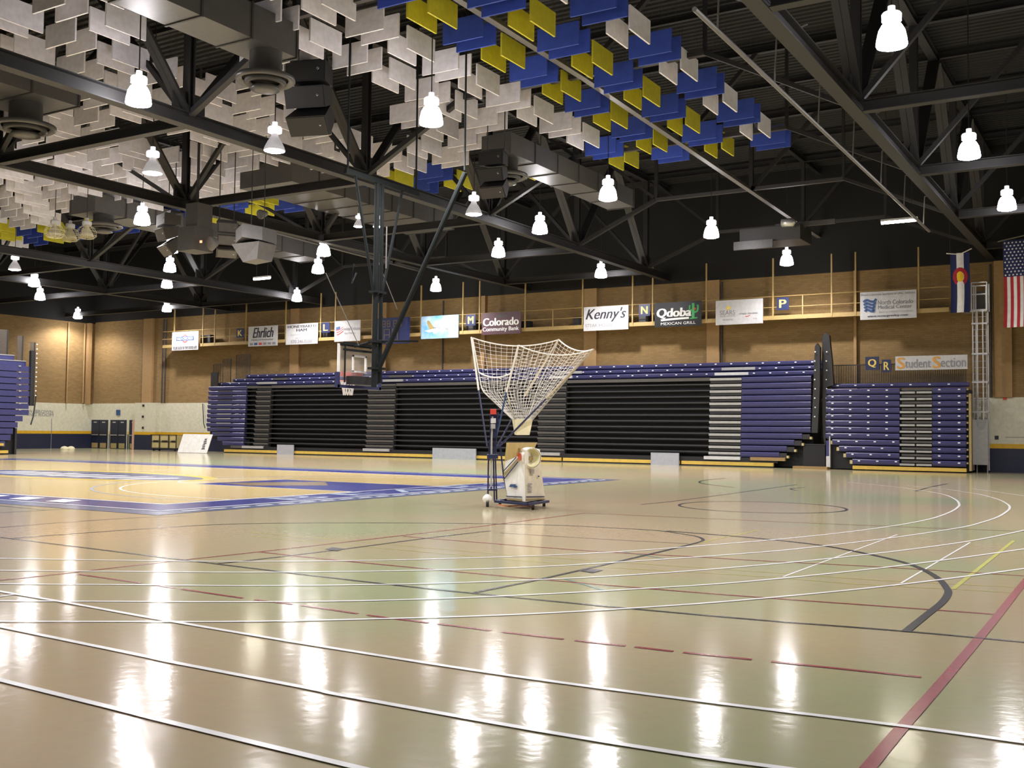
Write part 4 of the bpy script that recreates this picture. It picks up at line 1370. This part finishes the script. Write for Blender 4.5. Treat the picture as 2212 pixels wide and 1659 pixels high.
# right bank
rb = empty('bleacher_bank', (XW(1940), YB + 1, 0))
tag(rb, 'shorter folded bank of blue bleachers under the student banner', 'bleachers', 'folded bleacher banks')
z0_, z1_, nr = 0.24, 3.80, 12
p2 = (z1_ - z0_) / nr
B().box(XW(1790), XW(2090), YB + 0.3, YF - 0.3, 0.05, z1_ - 0.1).build('understructure', 'seat_dark', rb)
for i in range(nr):
    a, b = z0_ + i * p2, z0_ + (i + 1) * p2
    yo = YB + 0.015 * i
    xl = [XW(1841), XW(1827), XW(1812), XW(1797)][i] if i < 4 else XW(1783)
    seat(rb, xl, XW(1942), yo, a, b, clip=True)
    seat(rb, XW(2013), XW(2086), yo, a, b, clip=True)
    if i < 4:
        B().box(xl - 0.12, xl, yo, yo + 0.2, a + 0.05, b - 0.08).build('row_end_foot', 'cart_tan', rb)
    B().box(XW(1943), XW(1975), yo - 0.04, yo + 0.3, a + 0.03, a + 0.12).build('aisle_step', 'step_grey', rb)
    B().box(XW(1979), XW(2012), yo - 0.04, yo + 0.3, a + 0.03, a + 0.12).build('aisle_step', 'step_grey', rb)
    B().box(XW(1946), XW(2012), yo + 0.08, yo + 0.3, a + 0.16, b - 0.03).build('aisle_riser', 'step_dim', rb)
    B().box(XW(2087), XW(2091), yo, yo + 0.1, b - 0.14, b - 0.06).build('end_bracket', 'mach_tan', rb)
seat(rb, XW(1790), XW(2090), YB + 0.5, z1_, z1_ + 0.25, clip=True)
B().box(XW(1842), XW(2087), YB - 0.06, YB + 0.1, 0.05, 0.21).build('yellow_skirt', 'skirt_yellow', rb)
B().box(XW(2093), XW(2098), YB - 0.02, YB + 0.4, 0.1, 3.5).build('end_post', 'mach_tan', rb)
rr = empty('back_railing', (XW(1940), YB + 1.3, 4.0))
tag(rr, 'thin dark baluster railing behind the right bleacher bank', 'railing')
b_ = B()
x = XW(1800, YB + 1.2)
while x < XW(2088, YB + 1.2):
    b_.box(x - 0.014, x + 0.014, YB + 1.19, YB + 1.22, 3.9, 4.95)
    x += 0.08
b_.build('balusters', 'rail_black', rr)
for z in (4.05, 4.95):
    B().bar((XW(1800, YB + 1.2), YB + 1.2, z), (XW(2088, YB + 1.2), YB + 1.2, z), 0.05, 0.05).build('rail', 'rail_black', rr)

# folded rail stacks between the banks
for (lb, pts, yy) in (('nearer dark folded guard panel standing between the two bleacher banks', [(1758, 935), (1753, 935), (1757, 830), (1760, 748), (1765, 741), (1771, 750), (1771, 830), (1766, 935)], YB - 0.1),
                      ('taller dark folded guard panel between the two bleacher banks', [(1783, 975), (1778, 940), (1775, 830), (1776, 727), (1783, 718), (1791, 724), (1797, 780), (1800, 832), (1786, 836), (1784, 940)], YB + 0.25)):
    P = [at_y(a, b, yy) for a, b in pts]
    tt = empty('folded_guard', P[0])
    tag(tt, lb, 'guard', 'folded guard panels')
    B().prism(P, (0, 0.25, 0)).build('panel', 'rail_black', tt)
    for k in range(8):
        q = at_y(pts[0][0] + 2 + (k % 2), 900 - k * 20, yy - 0.03)
        B().lathe(q, [(0.035, 0.0), (0.035, -0.02), (0.0, -0.025)], 8, axis=(0, 1, 0)).build('stud', 'clip_white', tt)
# clutter in the gap
xa, xb = XW(1733, 50.4), XW(1783, 50.4)
tt = empty('draped_table', ((xa + xb) / 2, 50.6, 0))
tag(tt, 'black draped table in the gap between the bleacher banks', 'table')
B().box(xa, xb, 50.4, 51.2, 1.14, 1.18).build('table_top', 'nosing', tt)
B().box(xa + 0.03, xb - 0.03, 50.43, 51.17, 0.12, 1.14).build('drape', 'seat_dark', tt)
o = B().box(XW(1716), XW(1790), 50.0, 51.4, 0.0, 0.12).build('low_platform', 'plywood')
tag(o, 'low brown platform under the black draped table', 'platform')
o = B().prism([at_y(a, b, 50.75) for a, b in ((1798, 1005), (1797, 965), (1808, 968), (1832, 1003))], (0, 0.04, 0)).build('plywood_sheet', 'plywood')
o.location.z = 0.02
tag(o, 'brown plywood sheet beside the right bleacher bank', 'board')
tt = empty('gate_post', (XW(1790), 50.35, 0))
tag(tt, 'slim white gate post with blue panel between the bleacher banks', 'post')
B().box(XW(1791), XW(1793), 50.3, 50.4, 0.1, 1.55).build('post', 'step_white', tt)
B().box(XW(1784), XW(1791), 50.32, 50.38, 0.62, 1.35).build('blue_panel', 'seat_blue', tt)
B().box(XW(1784), XW(1791), 50.32, 50.38, 0.12, 0.62).build('grey_panel', 'step_white', tt)

# left bank, standing end-on at the left edge
LBX = -55.6
lb = empty('bleacher_bank', (LBX - 1, 34, 0))
tag(lb, 'blue bleacher bank cut off by the left edge of the picture', 'bleachers', 'folded bleacher banks')
ye = lambda px: at_x(px, 900, LBX).y
for i in range(13):
    a, b = 0.42 + i * 0.36, 0.42 + (i + 1) * 0.36
    xo = LBX - 0.02 * i
    e = ye([13, 25, 30, 40][i]) if i < 4 else (ye(51) if i == 4 else ye(64 if i < 8 else 66))
    y0 = ye(-120)
    B().box(xo - 0.3, xo, y0, e, a + 0.03, b - 0.02).build('seat_row', 'seat_blue', lb)
    if i > 4:
        B().box(xo - 0.02, xo + 0.03, ye(42), ye(47), b - 0.06, b).build('tread_edge', 'step_grey', lb)
for k, (e, z) in enumerate(((64, 5.1), (46, 5.42), (24, 5.74))):
    o = B().box(LBX - 0.9 - 0.35 * k, LBX - 0.5 - 0.35 * k, ye(-120), ye(e), z, z + 0.26).build('seat_row', 'seat_blue', lb)
    B().box(LBX - 0.9 - 0.35 * k, LBX - 0.48 - 0.35 * k, ye(-120), ye(e), z + 0.26, z + 0.30).build('seat_top', 'step_grey', o)
B().box(LBX - 2.2, LBX - 0.3, ye(-120), ye(40), 0.0, 5.0).build('understructure', 'seat_dark', lb)
B().box(LBX - 1.2, LBX - 0.1, ye(36), ye(40), 0.0, 1.5).build('end_board', 'rail_black', lb)
B().box(LBX - 0.02, LBX + 0.1, ye(-120), ye(18), 0.08, 0.24).build('yellow_skirt', 'skirt_yellow', lb)
B().box(LBX - 0.02, LBX + 0.06, ye(-120), ye(9), 0.50, 0.64).build('yellow_skirt', 'skirt_yellow', lb)
for (u, v, z, dy) in ((66, 75, 6.5, 0.2), (46, 58, 6.85, 0.6), (-10, 34, 7.15, 1.0)):
    B().box(LBX - dy - 0.05, LBX - dy, ye(u), ye(v), 4.9, z).build('smoked_end_screen', 'smoke_panel', lb)
    B().tube([(LBX - dy, ye(v), 3.4 if v == 75 else 5), (LBX - dy, ye(v), z)], 0.035, 6).build('screen_post', 'rail_black', lb)
for k in range(12):
    B().lathe((LBX + 0.02, ye(75), 3.4 + k * 0.27), [(0.04, -0.02), (0.04, 0.02), (0.0, 0.03)], 8, axis=(1, 0, 0)).build('stud', 'clip_white', lb)
B().box(LBX - 0.3, LBX - 0.1, ye(66), ye(75), 2.8, 6.0).build('dark_end_panel', 'rail_black', lb)
B().tube([(LBX, ye(77), 3.5), (LBX, ye(72), 2.2), (LBX, ye(67), 1.7)], 0.04, 6).build('hanging_rail', 'rail_black', lb)

# ================================================================== CATWALK
YC = 51.4
cw = empty('catwalk', (XW(1200, YC), YC, 7.4))
tag(cw, 'tan steel catwalk with railings hung along the brick wall', 'catwalk')
zb_, zt_ = at_y(1526, 697.6, YC).z, at_y(1526, 689, YC).z
cx0, cx1 = XW(347, YC), XW(2052, YC)
B().box(cx0, cx1, YC, YC + 0.12, zb_, zt_).build('edge_beam', 'catwalk_tan', cw)
B().box(cx0, cx1, YC + 0.12, YF - 0.05, zt_ - 0.08, zt_ - 0.02).build('walk_deck', 'catwalk_tan', cw)
for py in (637, 660.6):
    z = at_y(1736, py, YC).z
    B().tube([(cx0, YC, z), (cx1, YC, z)], 0.02, 6).build('hand_rail', 'catwalk_tan', cw)
for px in (371.6, 433.7, 459.5, 527, 613, 689, 720.5, 801, 906, 997, 1033, 1132, 1256.5, 1365, 1408.6, 1525, 1670, 1797, 1849, 1986):
    x = XW(px, YC)
    B().box(x - 0.035, x + 0.035, YC - 0.02, YC + 0.05, zb_ + 0.05, 10.35).build('hanger_post', 'catwalk_tan', cw)
zr = at_y(1736, 637, YC).z
for px in (400, 492, 570, 650, 860, 950, 1080, 1192, 1310, 1470, 1600, 1734, 1920):
    x = XW(px, YC)
    B().box(x - 0.025, x + 0.025, YC, YC + 0.05, zt_, zr).build('rail_post', 'catwalk_tan', cw)
for (u, v) in ((434, 456), (696, 716), (1010, 1030), (1128, 1145), (1240, 1258), (1382, 1402)):
    o = B().box(XW(u, YC + 0.6), XW(v, YC + 0.6), YC + 0.4, YC + 0.8, zt_, zt_ + 0.42 + 0.1 * (u % 3)).build('catwalk_speaker', 'rail_black')
    tag(o, 'dark box standing on the catwalk beside the sign at %s' % {434: 'the far left', 696: 'letter L', 1010: 'letter M', 1128: 'the maroon banner', 1240: 'the white script banner', 1382: 'letter N'}[u], 'box', 'boxes on the catwalk')

# ================================================================== BANNERS
YBN = YC - 0.10


class Ban:
    def __init__(s, name, label, tl, br, m, y=YBN, cat='banner', group='banners on the catwalk'):
        a, b = at_y(tl[0], tl[1], y), at_y(br[0], br[1], y)
        s.x0, s.x1, s.z1, s.z0, s.y = a.x, b.x, a.z, b.z, y
        s.o = B().box(s.x0, s.x1, y, y + 0.03, s.z0, s.z1).build(name, m, origin=((s.x0 + s.x1) / 2, y, s.z0))
        tag(s.o, label, cat, group)
        s.k = 0

    def P(s, u, v):
        return V((s.x0 + (s.x1 - s.x0) * u, s.y - 0.006 - 0.002 * s.k, s.z0 + (s.z1 - s.z0) * v))

    def text(s, body, u0, u1, v0, v1, m, **kw):
        s.k += 1
        bd = kw.pop('bold', 0)
        sh = (u1 - u0) / len(body) * 0.09
        for q in ((-sh, 0, sh) if bd > 0.01 else (-sh / 2, sh / 2) if bd else (0,)):
            text_mesh(body, lambda u, v: s.P(u0 + q + (u1 - u0) * u, v0 + (v1 - v0) * v), m, s.o, **kw)
            s.k += 0.2
        return s

    def poly(s, pts, m, name='printed_shape'):
        s.k += 1
        b = B()
        b.quad(*[s.P(u, v) for u, v in pts])
        b.build(name, m, s.o)
        return s

    def disc(s, u, v, r, m, a0=0, a1=2 * pi, asp=None):
        k = asp or (s.z1 - s.z0) / (s.x1 - s.x0)
        return s.poly([(u + r * k * math.cos(a0 + (a1 - a0) * i / 20), v + r * math.sin(a0 + (a1 - a0) * i / 20)) for i in range(21)], m)

    def stroke(s, pts, w, m):
        s.k += 1
        b = B()
        P = [s.P(u, v) for u, v in pts]
        P = spline([(p.x, p.z, 0) for p in P], 5)
        for i in range(len(P) - 1):
            d = (P[i + 1] - P[i]).normalized()
            nx, nz = -d.y * w / 2, d.x * w / 2
            y = s.y - 0.006 - 0.002 * s.k
            b.quad((P[i].x - nx, y, P[i].y - nz), (P[i + 1].x - nx, y, P[i + 1].y - nz), (P[i + 1].x + nx, y, P[i + 1].y + nz), (P[i].x + nx, y, P[i].y + nz))
        b.build('printed_stroke', m, s.o)
        return s


def letter(c, tl, br, near, y=YBN):
    s = Ban('section_sign', 'navy section sign with yellow letter %s' % c, tl, br, 'banner_navy', y, 'sign', 'lettered section signs')
    s.text(c, 0.22, 0.78, 0.18, 0.82, 'ink_gold', bold=0.006)
    return s


b = Ban('banner', 'white banner farthest left with a round blue and red pizza logo', (372, 718), (428, 755), 'banner_white')
b.disc(0.5, 0.62, 0.27, 'ink_grey').disc(0.5, 0.62, 0.21, 'ink_red').disc(0.5, 0.62, 0.15, 'banner_white')
b.poly([(0.17, 0.52), (0.83, 0.52), (0.83, 0.74), (0.17, 0.74)], 'ink_blue').text('OLD CHICAGO', 0.20, 0.80, 0.56, 0.70, 'ink_white', bold=0.01)
b.text('YOUR SLICE OF THE GOOD LIFE', 0.05, 0.95, 0.05, 0.20, 'ink_black', bold=0.01)
letter('K', (511, 710), (526, 729), '')
b = Ban('banner', 'white banner with black script name and small car emblems', (537, 706), (599, 746), 'banner_white')
b.text('Ehrlich', 0.16, 0.86, 0.42, 0.92, 'ink_black', shear=0.3, bold=0.012).text('Family of Dealerships', 0.12, 0.86, 0.26, 0.36, 'ink_black')
for k, m in enumerate(('ink_grey', 'ink_blue', 'ink_red', 'ink_grey', 'ink_grey', 'ink_grey')):
    b.poly([(0.06 + k * 0.155, 0.06), (0.17 + k * 0.155, 0.06), (0.17 + k * 0.155, 0.17), (0.06 + k * 0.155, 0.17)], m)
b = Ban('banner', 'white ham shop banner with phone number', (618, 701), (686, 742), 'banner_white')
b.text('HONEYBAKED', 0.06, 0.95, 0.80, 0.93, 'ink_black', bold=0.008).text('HAM', 0.34, 0.66, 0.62, 0.76, 'ink_black', bold=0.008)
b.text('Hams, Turkeys, Catering and Cafe', 0.16, 0.86, 0.42, 0.50, 'ink_grey').text('2962 W. 10th St.', 0.30, 0.72, 0.27, 0.34, 'ink_grey').text('970.346.0200', 0.16, 0.84, 0.06, 0.22, 'ink_grey', bold=0.006)
letter('L', (695, 697), (712, 718), '')
b = Ban('banner', 'white banner with a waving flag drawing behind the goal', (723, 694), (778, 736), 'banner_white')
b.poly([(0.06, 0.52), (0.22, 0.58), (0.22, 0.74), (0.06, 0.70)], 'ink_blue')
for k in range(5):
    b.stroke([(0.06 + 0.01 * k, 0.46 - 0.06 * k + 0.1), (0.2, 0.50 - 0.05 * k + 0.08), (0.34, 0.70 - 0.05 * k)], 0.05, 'ink_red' if k % 2 == 0 else 'ink_white')
b.text('Greeley Tribune', 0.25, 1.0, 0.48, 0.68, 'ink_grey').text('The Tribune', 0.38, 0.82, 0.34, 0.44, 'ink_grey')
b = Ban('banner', 'sky blue banner with a white airliner among clouds', (910, 684), (990, 729), 'sky_print')
b.poly([(0.25, 0.34), (0.16, 0.72), (0.17, 0.80), (0.22, 0.80), (0.36, 0.48)], 'mach_tan', 'tail')
b.poly([(0.10, 0.36), (0.30, 0.42), (0.62, 0.54), (0.74, 0.52), (0.77, 0.44), (0.70, 0.38), (0.40, 0.32), (0.22, 0.28)], 'ink_white', 'fuselage')
b.poly([(0.32, 0.34), (0.50, 0.36), (0.38, 0.22), (0.34, 0.22)], 'ink_white', 'wing')
b.disc(0.71, 0.40, 0.07, 'ink_grey').text('FRONTIER', 0.33, 0.68, 0.38, 0.50, 'ink_black', shear=0.2)
letter('M', (1007, 680), (1027, 703), '')
b = Ban('banner', 'maroon bank banner with white serif lettering', (1041, 677), (1125, 720), 'banner_maroon')
b.text('Colorado', 0.04, 0.94, 0.40, 0.76, 'ink_white', bold=0.012).text('Community Bank', 0.03, 0.95, 0.10, 0.34, 'ink_white', bold=0.008)
b.poly([(0.36, 0.76), (0.46, 0.92), (0.52, 0.82), (0.60, 0.92), (0.70, 0.76), (0.60, 0.82), (0.52, 0.78)], 'step_dim')
b = Ban('banner', 'white steakhouse banner with large black script name', (1261, 664), (1357, 711), 'banner_white')
b.text("Kenny's", 0.05, 0.95, 0.34, 0.92, 'ink_black', shear=0.35, bold=0.004).text('STEAK HOUSE', 0.04, 0.66, 0.15, 0.29, 'ink_grey')
letter('N', (1380, 658), (1404, 682), '')
b = Ban('banner', 'glossy black mexican grill banner with a green cactus', (1414, 655), (1515, 703), 'banner_black')
b.text('Qdoba', 0.06, 0.78, 0.34, 0.76, 'ink_white', bold=0.012, shear=0.1).stroke([(0.14, 0.28), (0.40, 0.31), (0.74, 0.33)], 0.10, 'ink_white').text('MEXICAN GRILL', 0.14, 0.88, 0.08, 0.19, 'ink_white')
b.stroke([(0.83, 0.30), (0.83, 0.92)], 0.14, 'ink_green').stroke([(0.83, 0.55), (0.91, 0.58), (0.93, 0.74), (0.92, 0.84)], 0.10, 'ink_green').stroke([(0.83, 0.62), (0.76, 0.66), (0.76, 0.84)], 0.09, 'ink_green').stroke([(0.76, 0.30), (0.92, 0.32)], 0.06, 'ink_green')
b.disc(0.87, 0.68, 0.05, 'ink_red')
b = Ban('banner', 'plain white realty banner with a small gold leaf logo', (1546, 650), (1648, 698), 'banner_white')
b.text('SEARS', 0.09, 0.42, 0.40, 0.58, 'ink_grey').text('REAL ESTATE', 0.10, 0.42, 0.32, 0.37, 'ink_grey').text('970-330-7700', 0.15, 0.37, 0.17, 0.23, 'ink_grey').text('simply the best', 0.50, 0.90, 0.36, 0.47, 'ink_grey', shear=0.2)
b.poly([(0.24, 0.60), (0.31, 0.62), (0.33, 0.72), (0.27, 0.78), (0.23, 0.70)], 'ink_gold').stroke([(0.64, 0.32), (0.67, 0.30), (0.74, 0.35)], 0.03, 'ink_red').text('970', 0.80, 0.88, 0.17, 0.22, 'ink_grey')
letter('P', (1678, 643), (1704, 669), '')
b = Ban('banner', 'large white medical centre banner with a wavy blue emblem', (1858, 632), (1980, 686), 'banner_white')
b.text('Proud Corporate Sponsors of UNC Athletics', 0.02, 0.98, 0.84, 0.94, 'ink_grey', bold=0.01).text('North Colorado', 0.32, 0.94, 0.52, 0.68, 'ink_grey', bold=0.004).text('Medical Center', 0.32, 0.92, 0.36, 0.50, 'ink_grey', bold=0.004)
b.text('Banner Health Colorado', 0.34, 0.93, 0.22, 0.30, 'step_grey').text('www.ncmcgreeley.com', 0.13, 0.85, 0.06, 0.16, 'ink_black', bold=0.008)
for k in range(4):
    z = 0.70 - k * 0.115
    b.stroke([(0.06 + 0.01 * k, z - 0.06), (0.12, z + 0.02), (0.18, z - 0.04), (0.25, z - 0.06), (0.29 - 0.02 * k, z + 0.04)], 0.11, 'ink_blue')
YS = YB + 0.45
letter('Q', (1869, 771), (1899, 799), '', YS)
letter('R', (1905, 777), (1925, 804), '', YS)
b = Ban('banner', 'long white banner with orange and grey outlined student lettering', (1934, 770), (2090, 797), 'banner_white', YS)
b.text('S', 0.03, 0.13, 0.10, 0.92, 'ink_orange', bold=0.012).text('tudent', 0.14, 0.50, 0.16, 0.78, 'ink_grey', bold=0.008).text('S', 0.53, 0.63, 0.10, 0.92, 'ink_orange', bold=0.012).text('ection', 0.64, 0.98, 0.16, 0.78, 'ink_grey', bold=0.008)
# shot-clock style scoreboard
b = Ban('scoreboard', 'navy scoreboard with unlit digit segments right of the goal mast', (816, 688), (880, 741), 'score_navy', YBN - 0.35, 'scoreboard', None)


def digit(u0, v0, w, h):
    th = 0.06
    k = (b.x1 - b.x0) / (b.z1 - b.z0)
    for (a, c, d, e) in ((0, 0, 1, 0), (0, 0.5, 1, 0.5), (0, 1, 1, 1), (0, 0, 0, 0.5), (0, 0.5, 0, 1), (1, 0, 1, 0.5), (1, 0.5, 1, 1)):
        b.stroke([(u0 + a * w, v0 + c * h), (u0 + d * w, v0 + e * h)], th, 'score_digit')


for u in (0.17, 0.33, 0.55, 0.71):
    digit(u, 0.66, 0.10, 0.22)
for u in (0.25, 0.52):
    digit(u, 0.13, 0.18, 0.42)
B().box(b.x0, b.x1, b.y + 0.03, b.y + 0.22, b.z0, b.z1).build('case', 'score_navy', b.o)
for xx in (b.x0 + 0.3, b.x1 - 0.3):
    B().tube([(xx, b.y + 0.12, b.z1), (xx, b.y + 0.12, b.z1 + 0.1)], 0.02, 5).build('mount', 'steel_mid', b.o)

# ================================================================== FLAGS
def cloth(x0, x1, z0, z1, y, amp, fold):
    return lambda u, v: V((x0 + (x1 - x0) * u + 0.05 * math.sin(3 * v) * (1 - v), y + amp * math.sin(fold * u * 2 * pi + 1.3 * v) * (1.1 - 0.8 * v), z0 + (z1 - z0) * v))


def patch(F, u0, u1, v0, v1, m, parent, name, lift, nu=10, nv=16):
    g = B()
    for i in range(nu + 1):
        for j in range(nv + 1):
            g.v.append(F(u0 + (u1 - u0) * i / nu, v0 + (v1 - v0) * j / nv) + V((0, -lift, 0)))
    for i in range(nu):
        for j in range(nv):
            a = i * (nv + 1) + j
            g.f.append((a, a + nv + 1, a + nv + 2, a + 1))
    return g.build(name, m, parent, smooth=True)


def sector(F, cu, cv, r0, r1, a0, a1, asp, m, parent, name, lift, n=28):
    g = B()
    for i in range(n + 1):
        a = a0 + (a1 - a0) * i / n
        for r in (r0, r1):
            g.v.append(F(cu + r * asp * math.cos(a), cv + r * math.sin(a)) + V((0, -lift, 0)))
    for i in range(n):
        g.f.append((2 * i, 2 * i + 1, 2 * i + 3, 2 * i + 2))
    return g.build(name, m, parent)


y = 50.0
a, c = at_y(2052, 548, y), at_y(2095, 674, y)
F = cloth(a.x, c.x, c.z, a.z, y, 0.05, 1.2)
t = empty('state_flag', ((a.x + c.x) / 2, y, c.z))
tag(t, 'hanging navy and white flag with a red C around a gold disc', 'flag')
patch(F, 0, 0.33, 0, 1, 'flag_navy', t, 'navy_field', 0)
patch(F, 0.33, 0.70, 0, 1, 'flag_white', t, 'white_field', 0)
patch(F, 0.70, 1, 0, 1, 'flag_navy', t, 'navy_field', 0)
asp = (a.z - c.z) / (c.x - a.x)
sector(F, 0.5, 0.60, 0.085, 0.155, -1.0, pi + 1.0, asp * 0.75, 'flag_red', t, 'red_ring', 0.012)
sector(F, 0.5, 0.60, 0.0, 0.088, 0, 2 * pi, asp * 0.62, 'flag_gold', t, 'gold_disc', 0.016)
B().tube([(a.x - 0.15, y, a.z + 0.02), ((a.x + c.x) / 2, y, a.z - 0.06), (c.x + 0.1, y, a.z + 0.16)], 0.025, 6).build('flag_rod', 'paint_white', t)
for xx in (a.x, c.x):
    B().tube([(xx, y, a.z + 0.05), (xx, y, ZT)], 0.008, 4).build('hanger_line', 'steel_mid', t)
y = 49.0
a, c = at_y(2166, 520, y), at_y(2262, 704, y)
F = cloth(a.x, c.x, c.z, a.z, y, 0.07, 1.6)
t = empty('striped_flag', ((a.x + c.x) / 2, y, c.z))
tag(t, 'hanging flag with stars on blue above red and white stripes', 'flag')
for k in range(13):
    patch(F, k / 13, (k + 1) / 13, 0, 0.58 if k < 7 else 1.0, 'flag_red' if k % 2 == 0 else 'flag_white', t, 'stripe', 0, 3, 14)
patch(F, 0, 7 / 13, 0.58, 1, 'flag_navy', t, 'canton', 0.005, 10, 8)
for r in range(11):
    for q in range(6 if r % 2 == 0 else 5):
        u, v = 0.045 + (q + (0.5 if r % 2 else 0)) * 0.09, 0.60 + r * 0.037
        g = B()
        for k in range(10):
            rr_ = 0.016 if k % 2 == 0 else 0.007
            g.v.append(F(u + rr_ * 1.9 * math.sin(k * pi / 5), v + rr_ * 0.55 * math.cos(k * pi / 5) * 1.6) + V((0, -0.012, 0)))
        g.f.append(tuple(range(10)))
        g.build('star', 'flag_white', t)
B().tube([(a.x - 0.2, y, a.z - 0.02), (c.x, y, a.z + 0.3)], 0.03, 6).build('flag_rod', 'steel_light', t)

# ================================================================== CAGED LADDER
y = 51.9
t = empty('caged_ladder', (XW(2118, y), y, 0))
tag(t, 'tall aluminium caged ladder between the right bleachers and the flag', 'ladder')
xl, xr = XW(2103, y), XW(2136, y)
zt = at_y(2118, 672, y).z
for x in (xl, xl + (xr - xl) * 0.36, xl + (xr - xl) * 0.72, xr):
    yy = y - 0.3 if x not in (xl, xr) else y
    B().bar((x, yy, 0.1 if x in (xl, xr) else 2.2), (x, yy, zt), 0.05, 0.05, up=(0, 1, 0)).build('cage_rail', 'ladder_alu', t)
for k in range(24):
    z = 0.4 + k * 0.29
    if z < zt:
        B().tube([(xl, y + 0.25, z), (xr, y + 0.25, z)], 0.016, 5).build('rung', 'ladder_alu', t)
for x in (xl + 0.1, xr - 0.1):
    B().bar((x, y + 0.25, 0.0), (x, y + 0.25, zt + 1.2), 0.05, 0.06, up=(0, 1, 0)).build('stringer', 'ladder_alu', t)
for py in (700, 765, 826, 890):
    z = at_y(2118, py, y).z
    B().bar((xl, y - 0.3, z), (xr, y - 0.3, z), 0.03, 0.07).build('cage_hoop', 'ladder_alu', t)
    for x in (xl, xr):
        B().bar((x, y - 0.3, z), (x, y + 0.25, z), 0.03, 0.07).build('cage_hoop', 'ladder_alu', t)
zp = at_y(2118, 890, y).z
B().box(xl, xr, y - 0.34, y - 0.30, 0.35, zp - 0.35).build('lockout_panel', 'ladder_panel', t)
B().prism([(xl + 0.1, y - 0.36, zp - 0.35), (xr - 0.05, y - 0.36, zp - 0.35), (xr - 0.12, y - 0.36, zp - 0.7), ((xl + xr) / 2, y - 0.36, zp - 0.85), (xl + 0.2, y - 0.36, zp - 0.6)], (0, 0.02, 0)).build('stained_plate', 'step_grey', t)
zq = at_y(2118, 612, y).z
for x in (xl, xr):
    for yy in (y - 0.3, y + 0.4):
        B().bar((x, yy, zt), (x, yy, zq), 0.05, 0.05, up=(0, 1, 0)).build('platform_post', 'ladder_alu', t)
for z in (zt + 0.03, (zt + zq) / 2 + 0.1, zq, zq - 0.15):
    B().bar((xl, y - 0.3, z), (xr, y - 0.3, z), 0.04, 0.05).build('platform_rail', 'ladder_alu', t)
B().box(xl - 0.4, xr, y - 0.3, y + 0.6, zt - 0.05, zt).build('platform', 'ladder_alu', t)
B().box(xl + 0.1, xr - 0.1, y + 0.4, y + 0.42, zt, zq - 0.3).build('back_plate', 'step_dim', t)

# ================================================================== THINGS BY THE FAR LEFT DOORS
y = 50.3
a, c = at_y(326, 946, y), at_y(380, 974, y)
t = empty('storage_cart', ((a.x + c.x) / 2, y + 0.4, 0))
tag(t, 'wheeled wire cart holding tan boxes beside the white table', 'cart')
B().box(a.x, c.x, y, y + 0.7, 0.14, 0.20).build('base', 'rail_black', t)
w = (c.x - a.x)
for k, (u, v) in enumerate(((0.02, 0.32), (0.36, 0.68), (0.73, 0.98))):
    bx_ = B().box(a.x + w * u, a.x + w * v, y + 0.06, y + 0.62, 0.22, 1.08).build('stored_box', 'cart_tan', t)
    B().box(a.x + w * (u + 0.06), a.x + w * (v - 0.04), y + 0.04, y + 0.06, 0.60, 0.74).build('box_print', 'rail_black', bx_)
for u in (0, 0.34, 0.70, 1.0):
    B().bar((a.x + w * u, y, 0.2), (a.x + w * u, y, 1.15), 0.05, 0.05, up=(0, 1, 0)).build('upright', 'rail_black', t)
for z in (0.66, 1.12):
    B().bar((a.x, y, z), (c.x, y, z), 0.04, 0.04).build('cross_bar', 'rail_black', t)
for u in (0.08, 0.92):
    for yy in (y + 0.1, y + 0.6):
        B().tube([(a.x + w * u - 0.03, yy, 0.07), (a.x + w * u + 0.03, yy, 0.07)], 0.07, 10).build('wheel', 'rubber', t)
# white table top standing on its edge
pl = [at_z(383, 978, 0), at_z(446, 979.5, 0)]
dv = (pl[1] - pl[0]).normalized()
nrm = V((-dv.y, dv.x, 0))
up_ = V((0.16, 0, 0)) + V((0, 0, 1.22)) + nrm * 0.35
t = empty('folded_table', pl[0].lerp(pl[1], 0.5))
tag(t, 'white table top leaning on its edge before the white wall', 'table')
B().prism([pl[0] + V((0, 0, 0.02)), pl[1] + V((0, 0, 0.02)), pl[1] + up_, pl[0] + up_], nrm * 0.05).build('table_top', 'mach_white', t)
F = lambda u, v: pl[0].lerp(pl[1], 0.76 + 0.16 * u) + up_ * (0.2 + 0.6 * v) - nrm * 0.012
g = B()
for k in range(6):
    g.quad(F(0.1 + 0.1 * (k % 2), k / 6), F(0.9 - 0.15 * (k % 3), k / 6 + 0.02), F(0.8, k / 6 + 0.13), F(0.25, k / 6 + 0.11))
g.build('printed_emblem', 'ink_black', t)
B().prism([pl[0] - dv * 0.12 + nrm * 0.1 + V((0, 0, 0.02)), pl[0] - dv * 0.02 + nrm * 0.1 + V((0, 0, 0.02)), pl[0] - dv * 0.02 + nrm * 0.1 + up_, pl[0] - dv * 0.08 + nrm * 0.1 + up_], nrm * 0.04).build('table_edge', 'seat_blue', t)
for (px, lbl) in ((139, 'left small cream bundle on the floor by the end wall'), (153, 'right small cream bundle on the floor by the end wall')):
    p = at_z(px, 971.5, 0)
    o = B().lathe(p, [(0.25, 0.0), (0.28, 0.08), (0.2, 0.2), (0.05, 0.25)], 12).build('towel_bundle', 'cloth_cream', smooth=True)
    tag(o, lbl, 'towel', 'bundles by the wall')
